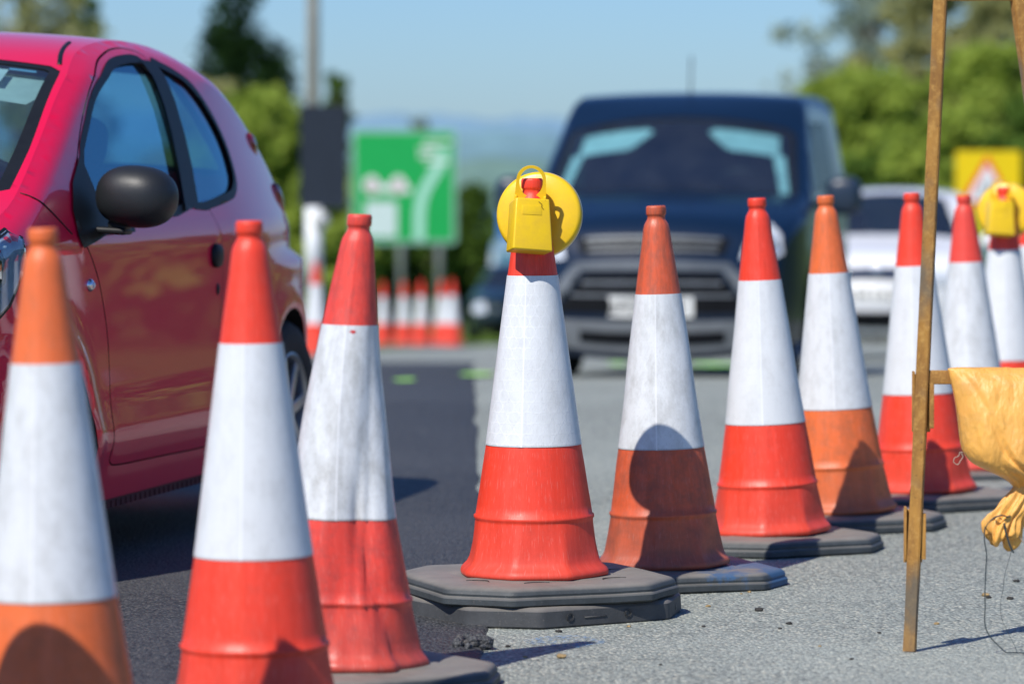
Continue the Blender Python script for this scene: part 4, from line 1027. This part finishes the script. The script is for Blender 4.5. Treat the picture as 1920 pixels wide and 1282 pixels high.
# hollow opening
for q, dz in ((.8, .008), (.55, .022), (.3, .03)):
    c = sum((v.co for v in rings[-1]), Vector())/n
    nr = [bm.verts.new(c+(v.co-c)*q/(1 if True else 1)+Vector((0, 0, dz))) for v in rings[-1 if q == .8 else -1]] if q == .8 else [bm.verts.new(c0+(v.co-c0)*q/.8+Vector((0, 0, .012))) for v in last]
    base = rings[-1] if q == .8 else last
    for k in range(n): bm.faces.new((base[k], nr[k], nr[(k+1) % n], base[(k+1) % n]))
    last = nr; c0 = sum((v.co for v in nr), Vector())/n
obj('tied_neck', bm, M_bag, bt)
M_str = simple('black_string', (.03, .045, .05), .4, var=.4, scale=60)
def string(pts, r, m=M_str, nm='string', dd=-.035, flat=.45):
    P = [fp_(p[0], p[1], dd if len(p) < 3 else p[2])-BB for p in pts]
    Q = [Vector(q) for q in crom([tuple(p) for p in P], 8)]
    for q in Q:
        q.x += .0012*noise.noise(q*30); q.z = max(q.z, .004-BB.z)
    bm = bmesh.new(); add_tube(bm, Q, r, 7, flat=flat); return obj(nm, bm, m, bt)
string([(1868, 966), (1855, 975), (1846, 990), (1845, 1010), (1849, 1035), (1848, 1080), (1847, 1130), (1848, 1172), (1857, 1192), (1872, 1208), (1892, 1226), (1915, 1240), (1925, 1243, -.06)], .0030)
string([(1866, 967), (1878, 972), (1884, 988), (1890, 1010), (1896, 1030), (1885, 1070), (1880, 1105), (1876, 1130), (1878, 1155), (1888, 1180), (1903, 1210), (1912, 1238)], .0013)
string([(1862, 968, -.045), (1874, 963, -.052), (1888, 966, -.045), (1896, 962, -.03), (1890, 955, -.0), (1872, 958, .0), (1862, 966, -.03)], .0035)
string([(1880, 978, -.05), (1884, 995, -.05), (1891, 1018, -.05), (1899, 1033, -.045)], .0045)
M_thr = simple('frayed_thread', (.45, .36, .28), .9)
string([(1802, 846, -.05), (1797, 845, -.05), (1794, 852, -.05), (1787, 856, -.05), (1786, 864, -.05), (1793, 868, -.05), (1797, 862, -.05), (1802, 853, -.05), (1799, 847, -.05)], .0009, M_thr, 'loose_thread', flat=1)
string([(1905, 990), (1912, 1005), (1924, 1020), (1940, 1026)], .001, M_thr, 'loose_thread', flat=1)

# ------------------------------------------------------------------ loose grit
M_st = [simple('dark_chip', (.03, .028, .026), .8, var=.4, scale=80), simple('tan_chip', (.32, .22, .10), .9, var=.4, scale=80)]
def chip(px, py, size, k, label, cat='stone'):
    D = W_*1.08/(py-283); x = (px-960)/W_*D
    bm = bmesh.new(); bmesh.ops.create_icosphere(bm, subdivisions=2, radius=1.)
    for v in bm.verts:
        q = 1+.5*noise.noise(v.co*1.3+Vector((px, py, 0))); v.co = Vector((v.co.x*size*1.25*q, v.co.y*size*q, v.co.z*size*.6*q))
    o = obj('stone_chip', bm, M_st[k], None, 25, loc=(x, D, size*.45)); tag(o, label, cat, 'loose stone chips on the tarmac')
rc = random.Random(3)
dl, tl = 'small dark stone chip lying on the grey tarmac', 'small tan stone chip lying on the grey tarmac'
for px, py, s, k in ((1048, 1188, .006, 0), (1053, 1237, .009, 1), (953, 1216, .005, 0), (1425, 1148, .009, 0), (1482, 1173, .006, 0), (1330, 1140, .005, 1), (1465, 1182, .004, 0), (1321, 1178, .004, 0), (1760, 1173, .005, 1), (1852, 1120, .008, 1), (1858, 1124, .006, 0), (1898, 1126, .007, 0), (1910, 1093, .007, 0), (1762, 982, .006, 1), (1652, 1190, .004, 0), (1407, 1113, .004, 1), (1392, 1116, .003, 1), (1180, 1178, .004, 1), (985, 1236, .004, 1), (1600, 1240, .004, 0), (1540, 1215, .003, 1), (1240, 1250, .003, 0)):
    chip(px, py, s, k, (dl, tl)[k])
# crumbled lump at the broken edge of the dark strip
bm = bmesh.new()
for k in range(26):
    a = rc.random()*2*PI; r = rc.random()*.05; s = .006+.012*rc.random()
    vs = bmesh.ops.create_icosphere(bm, subdivisions=1, radius=s)['verts']
    o_ = Vector((math.cos(a)*r*.8, math.sin(a)*r*1.5, s*.5))
    for v in vs: v.co = v.co*(1+.4*noise.noise(v.co*90+o_*50))+o_
tag(obj('asphalt_rubble', bm, M_dark, None, False, loc=(-.087, 8.42, .006)), 'crumbled black asphalt rubble at the broken seam beside the battered cone', 'rubble', kind='stuff')

# ------------------------------------------------------------------ signs and signals
def post(px, D, r, z0, z1, m, parent, name='post'):
    bm = bmesh.new(); x = (px-960)/W_*D; add_tube(bm, [(x, D, z0), (x, D, z1)], r, 12); o = obj(name, bm, m, parent); o.location = -Vector(parent.location); return o
M_galv = simple('galvanised', (.36, .38, .37), .5, .3)
M_green = simple('sign_green', (.01, .38, .08), .4, var=.04, scale=3)
M_wht = simple('sign_white', (.80, .82, .82), .4, var=.04)
M_pink = simple('roundel_red', (.62, .05, .06), .4)
sD = 80.; k_ = sD/W_; gx = (757-960)*k_
gs = thing('direction_sign', 'large green direction sign with white route lines on two posts', 'road sign', (gx, sD, gz(sD)))
def sp_(px, py, dd=0.): return Vector(((px-960)*k_, sD+dd, 1.08-(py-283)*k_))-Vector(gs.location)
def flat_poly(pts, dd, m, name, parent, sp=sp_, th=.0):
    bm = bmesh.new(); vs = [bm.verts.new(sp(px, py, dd)) for px, py in pts]; bm.faces.new(vs)
    if th:
        g = bmesh.ops.extrude_face_region(bm, geom=bm.faces[:]); bmesh.ops.translate(bm, vec=(0, th, 0), verts=[e for e in g['geom'] if isinstance(e, bmesh.types.BMVert)])
        bmesh.ops.recalc_face_normals(bm, faces=bm.faces[:])
    return obj(name, bm, m, parent, False)
def rrect(x0, y0, x1, y1, r):
    out = []
    for cx, cy, a0 in ((x1-r, y0+r, -90), (x1-r, y1-r, 0), (x0+r, y1-r, 90), (x0+r, y0+r, 180)):
        out += [(cx+r*math.cos(R(a0+15*k)), cy+r*math.sin(R(a0+15*k))) for k in range(7)]
    return out
brd = flat_poly(rrect(659, 243, 856, 457, 9), 0, simple('sign_edge', (.26, .48, .36), .4, var=.04), 'board', gs, th=.03)
flat_poly(rrect(666, 250, 849, 450, 6), -.006, M_green, 'green_panel', brd)
def stroke(pts, w):
    P = [np.array(p, float) for p in crom(pts, 6)]; Lf, Rt = [], []
    for i, p in enumerate(P):
        d = P[min(i+1, len(P)-1)]-P[max(i-1, 0)]; d /= np.linalg.norm(d); nrm = np.array([-d[1], d[0]]); Lf.append(tuple(p+nrm*w/2)); Rt.append(tuple(p-nrm*w/2))
    return Lf+Rt[::-1]
flat_poly(stroke([(786, 450), (787, 395), (795, 360), (812, 330), (826, 305), (830, 280)], 20), -.012, simple('route_white', (.38, .72, .56), .4, var=.04), 'route_line', brd)
flat_poly(stroke([(796, 268), (845, 268)], 5), -.014, M_wht, 'sign_lettering', brd)
flat_poly(stroke([(786, 279), (818, 279)], 6), -.014, M_wht, 'sign_lettering', brd)
flat_poly(stroke([(786, 292), (812, 292)], 6), -.014, M_wht, 'sign_lettering', brd)
flat_poly(stroke([(798, 304), (840, 304)], 5), -.014, M_wht, 'sign_lettering', brd)
flat_poly(rrect(685, 378, 744, 444, 4), -.012, simple('panel_white', (.60, .72, .70), .4, var=.05), 'white_panel', brd)
for cx in (697, 747):
    flat_poly([(cx+15*math.cos(a), 347+17*math.sin(a)) for a in (2*PI*k/28 for k in range(28))], -.014, M_wht, 'roundel', brd)
    ro = flat_poly([(cx+9*math.cos(a), 349+10*math.sin(a)) for a in (2*PI*k/28 for k in range(28))], -.020, simple('roundel_pink', (.62, .42, .44), .4), 'roundel_centre', brd)
flat_poly(stroke([(684, 352), (770, 356)], 12), -.010, M_wht, 'route_line', brd)
for px in (752, 824): post(px, sD+.08, .07, gz(sD), 1.08+(283-250)*k_, M_galv, gs)

# portable traffic signal head seen from behind
tD = 39.; k_ = tD/W_; tx_ = (607-960)*k_
ts = thing('traffic_signal', 'black backing board of a temporary traffic signal on a pale mast', 'traffic signal', (tx_, tD, gz(tD)))
kt = k_
def tp_(px, py, dd=0.): return Vector(((px-960)*kt, tD+dd, 1.08-(py-283)*kt))-Vector(ts.location)
M_sigb = simple('signal_black', (.012, .018, .03), .5)
hb = flat_poly(rrect(563, 198, 650, 390, 4), 0, M_sigb, 'backing_board', ts, tp_, .03)
bm = bmesh.new(); c = tp_(607, 294, .10); add_box(bm, c, (.26, .16, .85), bev=.03); obj('signal_housing', bm, M_sigb, ts, 30)
bm = bmesh.new()
for dz in (.27, 0, -.27): add_lathe(bm, [(.10, .02), (.105, .16), (.10, .16), (.095, .02)], 24, 'Y', c+Vector((0, .06, dz)))
obj('lamp_hood', bm, M_black, ts)
bm = bmesh.new(); add_tube(bm, [tp_(588, 388), tp_(588, 540)], .085, 20); obj('mast', bm, M_wht, ts)
bm = bmesh.new(); add_ellipsoid(bm, tp_(602, 412, -.09), (.09, .09, .09)); obj('sensor', bm, simple('sensor_grey', (.55, .56, .54), .3), ts)
bm = bmesh.new(); zb_ = gz(tD)-gz(tD)
c = tp_(588, 560); add_box(bm, (c.x, c.y, .12), (.62, .5, .24), bev=.04); add_tube(bm, [(c.x, c.y, .2), (c.x, c.y, tp_(588, 540).z)], .05, 12); obj('weighted_base', bm, simple('grey_base', (.25, .25, .24), .7), ts, 30)

# wooden pole
pD = 70.; x = (586-960)/W_*pD
bm = bmesh.new(); add_tube(bm, [(0, 0, 0), (.02, 0, 6), (.035, 0, 9.5)], [.125, .11, .095], 16)
po = obj('pole', bm, simple('weathered_wood', (.27, .245, .20), .9, var=.3, scale=4)); up = thing('utility_pole', 'tall weathered wooden utility pole behind the traffic signal', 'utility pole', (x, pD, gz(pD))); po.parent = up
bm = bmesh.new(); add_box(bm, (.03, -.12, 8.9), (1.6, .09, .11), bev=.01)
for q in (-.6, 0, .6): add_lathe(bm, [(.02, 0), (.045, .03), (.03, .06), (.045, .09), (.0, .12)], 12, 'Z', (q, -.12, 8.96))
obj('crossarm', bm, M_galv, up, 30)

# yellow temporary sign right
yD = 42.; ky = yD/W_; yx = (1851-960)*ky
yt_ = thing('warning_sign', 'yellow backed roadworks sign with a red bordered triangle', 'road sign', (yx, yD, gz(yD)))
def yp_(px, py, dd=0.): return Vector(((px-960)*ky, yD+dd, 1.08-(py-283)*ky))-Vector(yt_.location)
M_sy = simple('sign_yellow', (.82, .58, .0), .4, var=.05, scale=3); M_sr = simple('sign_red', (.80, .10, .02), .4, var=.05); M_sk = simple('sign_black', (.05, .055, .06), .5)
yb = flat_poly(rrect(1791, 283, 1913, 445, 5), 0, M_sy, 'board', yt_, yp_, .02)
def tri(cx, top, bot, hw, r=.0): return [(cx, top), (cx+hw, bot), (cx-hw, bot)]
flat_poly(tri(1850, 291, 385, 55), -.006, M_sr, 'triangle_border', yb, yp_)
flat_poly(tri(1850, 309, 376, 39), -.012, M_wht, 'triangle_centre', yb, yp_)
flat_poly(stroke([(1838, 372), (1842, 352), (1846, 344)], 5), -.018, M_sk, 'pictogram', yb, yp_)
flat_poly(stroke([(1862, 372), (1856, 352), (1853, 340)], 5), -.018, M_sk, 'pictogram', yb, yp_)
for px in (1812, 1842, 1893):
    bm = bmesh.new(); p = yp_(px, 445); add_tube(bm, [(p.x, .03, 0), (p.x, .03, yp_(px, 300).z)], .022, 8); obj('post', bm, M_galv if px != 1842 else M_wht, yt_)

# ------------------------------------------------------------------ vegetation
def make_tree(name, label, cat, x, y, H, Wd, leafm, barkm, n=2600, leaf=.2, trunk_h=.3, kind='round', seed=0, group=None, zb=None, dens=1.):
    rn = random.Random(seed); z0 = gz2(x, y) if zb is None else zb
    t = thing(name, label, cat, (x, y, z0), 0, group)
    bm = bmesh.new(); r = max(.06, H*.022)
    top = (rn.uniform(-.1, .1)*Wd, rn.uniform(-.1, .1)*Wd, H*.85)
    add_tube(bm, [(0, 0, -.1), (.1*r, 0, H*.25), (top[0]*.5, top[1]*.5, H*.55), top], [r*1.25, r, r*.6, r*.15], 9)
    blobs = []
    if kind == 'cone':
        nb = 26
        for k in range(nb):
            q = k/nb; h = H*(.12+.86*q); rr = Wd*.56*(1-q)**.6
            for j in range(3 if q < .8 else 1):
                a = rn.random()*2*PI; blobs.append((math.cos(a)*rr*.6, math.sin(a)*rr*.6, h, rr*.5+.1, H*.05+.1))
    else:
        nb = 90 if kind == 'round' else 130
        for k in range(nb):
            a = rn.random()*2*PI; q = rn.random(); h = H*(trunk_h+(1-trunk_h)*(.12+.80*q)); rr = Wd*.5*math.sin(PI*min(1, .18+.72*q))**.8
            d = rn.uniform(.1, 1.)*rr; s = Wd*rn.choice((.045, .06, .08, .11))
            blobs.append((math.cos(a)*d, math.sin(a)*d, h, s, s*.8))
            if k % (5 if kind == 'bush' else 2) == 0: add_tube(bm, [(0, 0, H*trunk_h*.8+h*.15), (math.cos(a)*d*.5, math.sin(a)*d*.5, h*.75), (math.cos(a)*d, math.sin(a)*d, h)], [r*.45, r*.28, r*.08], 6)
    obj('trunk', bm, barkm, t)
    V = []; F = []
    for i in range(int(n*dens*1.7)):
        b = blobs[rn.randrange(len(blobs))]
        while True:
            u = Vector((rn.uniform(-1, 1), rn.uniform(-1, 1), rn.uniform(-1, 1)))
            if u.length < 1: break
        u = u*1.25
        p = Vector((b[0]+u.x*b[3], b[1]+u.y*b[3], b[2]+u.z*b[4])); s = leaf*rn.uniform(.5, 1.3)
        nn = Vector((rn.gauss(0, 1), rn.gauss(0, 1), rn.gauss(0, 1)+.6)).normalized(); e = nn.orthogonal().normalized(); g = nn.cross(e); a = rn.random()*PI
        e, g = e*math.cos(a)+g*math.sin(a), g*math.cos(a)-e*math.sin(a)
        j = len(V); V += [p-e*s, p-g*s*.5, p+e*s, p+g*s*.5]; F.append((j, j+1, j+2, j+3))
    me = bpy.data.meshes.new('crown'); me.from_pydata([tuple(v) for v in V], [], F); me.materials.append(leafm)
    o = bpy.data.objects.new('crown', me); C.objects.link(o); o.parent = t
    return t
L_con = leaf_mat('conifer_leaf', (.008, .022, .008), (.03, .065, .018), .15)
L_dk = leaf_mat('dark_leaf', (.05, .095, .018), (.15, .25, .045), .35)
L_lt = leaf_mat('spring_leaf', (.24, .33, .05), (.46, .56, .11), .45)
L_ol = leaf_mat('olive_leaf', (.27, .28, .11), (.46, .46, .20), .4)
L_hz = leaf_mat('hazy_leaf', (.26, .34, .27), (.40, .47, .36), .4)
M_bark = simple('bark', (.10, .08, .055), .9, var=.3, scale=4); M_barkp = simple('pale_bark', (.26, .24, .19), .9, var=.3, scale=4)
def X(px, D): return (px-960)/W_*D
def Zt(py, D): return 1.08-(py-283)/W_*D
def tree_px(name, label, cat, px, D, top, wpx, leafm, bark, **kw):
    x = X(px, D); zb = gz2(x, D); H = Zt(top, D)-zb
    return make_tree(name, label, cat, x, D, H, wpx/W_*D, leafm, bark, zb=zb, **kw)
g1 = 'trees beyond the left verge'
tree_px('conifer_tree', 'dark pointed conifer rising behind the red car roof', 'tree', 462, 120, -80, 300, L_con, M_bark, n=5200, leaf=.17, kind='cone', seed=1, group=g1)
tree_px('conifer_tree', 'shorter dark conifer leaning against the tall one at its right side', 'tree', 520, 124, 95, 130, L_con, M_bark, n=2600, leaf=.17, kind='cone', seed=2, group=g1)
tree_px('leafy_tree', 'bright green bush mass filling the gap below the conifer', 'tree', 490, 100, 150, 330, L_lt, M_bark, n=6500, leaf=.17, trunk_h=.02, kind='bush', seed=3, group=g1)
tree_px('leafy_tree', 'light green bush behind the foot of the traffic signal', 'tree', 610, 98, 300, 240, L_lt, M_bark, n=5000, leaf=.16, trunk_h=.02, kind='bush', seed=4, group=g1)
tree_px('dark_tree', 'small dark tree top just right of the utility pole', 'tree', 635, 110, 118, 85, L_dk, M_bark, n=1800, leaf=.14, trunk_h=.3, seed=5, group=g1)
tree_px('hedge_shrub', 'dark green shrub behind the posts of the green sign', 'shrub', 745, 104, 330, 260, L_dk, M_bark, n=5200, leaf=.16, trunk_h=.0, kind='bush', seed=6, group=g1)
tree_px('hedge_shrub', 'green shrub right of the green sign', 'shrub', 880, 106, 330, 150, L_dk, M_bark, n=3600, leaf=.15, trunk_h=.0, kind='bush', seed=7, group=g1)
tree_px('hedge_shrub', 'low green shrub far behind the left edge of the dark van', 'shrub', 985, 118, 385, 190, L_dk, M_bark, n=3600, leaf=.15, trunk_h=.0, kind='bush', seed=8, group=g1)
tree_px('leafy_tree', 'thin spring tree behind the red car roof at the left edge of the photo', 'tree', 60, 105, -90, 330, L_ol, M_barkp, n=2600, leaf=.15, trunk_h=.2, seed=9, group=g1)
tree_px('leafy_tree', 'darker tree between the roof of the red car and the conifer', 'tree', 150, 112, -50, 150, L_dk, M_bark, n=2600, leaf=.15, trunk_h=.2, seed=10, group=g1)
tree_px('leafy_tree', 'olive bush behind the rear of the red car', 'tree', 395, 104, 120, 260, L_ol, M_bark, n=3600, leaf=.15, trunk_h=.05, kind='bush', seed=11, group=g1)
tree_px('hazy_tree', 'hazy distant tree top behind the middle of the green sign', 'tree', 785, 220, 205, 60, L_hz, M_bark, n=900, leaf=.3, trunk_h=.2, seed=12, group=g1)
g2 = 'trees along the right verge'
for i, (px, D, top, w, lm, kd, n_, dn, lb) in enumerate([
    (1610, 88, 110, 330, L_lt, 'bush', 9000, 1, 'light green tree rising behind the roof of the dark van'),
    (1660, 82, 120, 300, L_lt, 'bush', 8000, 1, 'bright green bush above the van mirror'),
    (1610, 100, -60, 420, L_hz, 'round', 2600, .8, 'thin hazy tree with sky gaps above the dark van'),
    (1770, 96, -60, 380, L_ol, 'round', 6500, 1, 'olive spring tree behind the top of the rusty leg'),
    (1850, 84, 60, 330, L_lt, 'bush', 8000, 1, 'yellow-green tree above the yellow sign'),
    (1930, 90, -90, 400, L_ol, 'round', 6500, 1, 'tall olive tree at the right edge of the photo'),
    (1790, 76, 190, 300, L_lt, 'bush', 5200, 1, 'low leafy hedge bush behind the yellow sign'),
    (1940, 72, 160, 260, L_dk, 'bush', 4200, 1, 'dark green bush at the right edge below the olive tree'),
    (1640, 78, 270, 240, L_dk, 'bush', 3800, 1, 'low dark bush above the roof of the white car')]):
    tree_px('leafy_tree', lb, 'tree', px, D, top, w, lm, (M_bark, M_barkp)[i % 2], n=n_, leaf=.15, trunk_h=.25 if kd == 'round' else .03, kind=kd, seed=20+i, group=g2, dens=dn)
# roadside bushes right of the photo, seen mirrored in the red car's door
for i, (x, y, H, w) in enumerate([(9.5, 20, 2.6, 4.5), (10.5, 25, 3.2, 5), (11, 31, 2.8, 5), (12.5, 38, 3.4, 6), (14.5, 46, 3.6, 6), (17, 55, 4, 7), (9, 14.5, 2.2, 4)]):
    make_tree('roadside_bush', ['rounded', 'broad', 'leafy', 'tall', 'dense', 'large', 'small'][i]+' green roadside bush outside the right edge of the photo', 'shrub', x, y, H, w, (L_dk, L_lt)[i % 2], M_bark, n=2600, leaf=.16, trunk_h=.0, kind='bush', seed=50+i, group='roadside bushes right of the road')

# hills, with distance haze mixed into each base colour
def hill(name, y, pts, col, depth):
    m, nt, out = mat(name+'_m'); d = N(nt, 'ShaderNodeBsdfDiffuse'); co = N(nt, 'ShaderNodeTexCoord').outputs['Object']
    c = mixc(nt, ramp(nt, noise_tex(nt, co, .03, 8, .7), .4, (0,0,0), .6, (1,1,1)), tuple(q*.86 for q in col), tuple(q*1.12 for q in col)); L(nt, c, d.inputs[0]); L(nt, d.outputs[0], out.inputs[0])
    bm = bmesh.new(); f = pw(pts); rows = []
    for j, (dy, hq) in enumerate(((-depth, -.3), (-depth*.5, .45), (0, 1.), (depth*.6, .8))):
        rows.append([bm.verts.new((X(px, y), y+dy, -14+(Zt(f(px), y)+14)*hq+ (5*noise.noise(Vector((px*.02, j, y))) if hq < 1 else 1.2*noise.noise(Vector((px*.06, j, y)))*y/900))) for px in range(-3600, 5600, 25)])
    for r0, r1 in zip(rows, rows[1:]):
        for k in range(len(r0)-1): bm.faces.new((r0[k], r0[k+1], r1[k+1], r1[k]))
    tag(obj(name, bm, m), kind='structure')
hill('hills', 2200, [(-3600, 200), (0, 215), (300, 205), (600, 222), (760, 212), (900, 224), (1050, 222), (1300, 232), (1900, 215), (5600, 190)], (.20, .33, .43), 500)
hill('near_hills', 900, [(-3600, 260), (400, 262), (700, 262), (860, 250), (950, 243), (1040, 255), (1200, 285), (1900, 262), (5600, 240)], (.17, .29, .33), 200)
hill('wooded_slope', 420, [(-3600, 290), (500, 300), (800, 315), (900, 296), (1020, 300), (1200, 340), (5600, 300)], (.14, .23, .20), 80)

# ------------------------------------------------------------------ light, sky, camera
w = bpy.data.worlds.new('World'); sc.world = w; w.use_nodes = True; nt = w.node_tree; nt.nodes.clear()
sky = N(nt, 'ShaderNodeTexSky', sky_type='NISHITA'); sky.sun_disc = False
sd = Vector((-.38, -.545, .77)).normalized()        # direction to the sun
sky.sun_elevation = math.asin(sd.z); sky.sun_rotation = math.atan2(sd.x, sd.y) % (2*PI)
sky.altitude = 0; sky.air_density = 1.0; sky.dust_density = .25; sky.ozone_density = 3.0
bg = N(nt, 'ShaderNodeBackground'); bg.inputs[1].default_value = .14
tint = mixc(nt, 1., sky.outputs[0], (.385, .56, .86), 'MULTIPLY')
wo = N(nt, 'ShaderNodeOutputWorld'); L(nt, tint, bg.inputs[0]); L(nt, bg.outputs[0], wo.inputs[0])
sl = bpy.data.lights.new('sun', 'SUN'); sl.energy = 5.0; sl.angle = R(.5); sl.color = (1., .95, .87)
so = bpy.data.objects.new('sun', sl); C.objects.link(so); so.rotation_euler = sd.to_track_quat('Z', 'Y').to_euler(); so.location = sd*30
cam = bpy.data.cameras.new('camera'); co_ = bpy.data.objects.new('camera', cam); C.objects.link(co_); sc.camera = co_
co_.location = (0, 0, 1.08); co_.rotation_euler = (R(90)-math.atan(358/W_), 0, 0)
cam.sensor_width = 36; cam.lens = W_/1920*36; cam.clip_end = 6000; cam.clip_start = .1
cam.dof.use_dof = True; cam.dof.focus_distance = 9.05; cam.dof.aperture_fstop = 3.0; cam.dof.aperture_blades = 9
sc.view_settings.view_transform = 'Standard'; sc.view_settings.look = 'None'; sc.view_settings.exposure = 0
sc.render.engine = 'CYCLES'; sc.cycles.use_denoising = True
try: sc.cycles.denoiser = 'OPENIMAGEDENOISE'
except Exception: pass
sc.cycles.max_bounces = 8; sc.cycles.transparent_max_bounces = 12
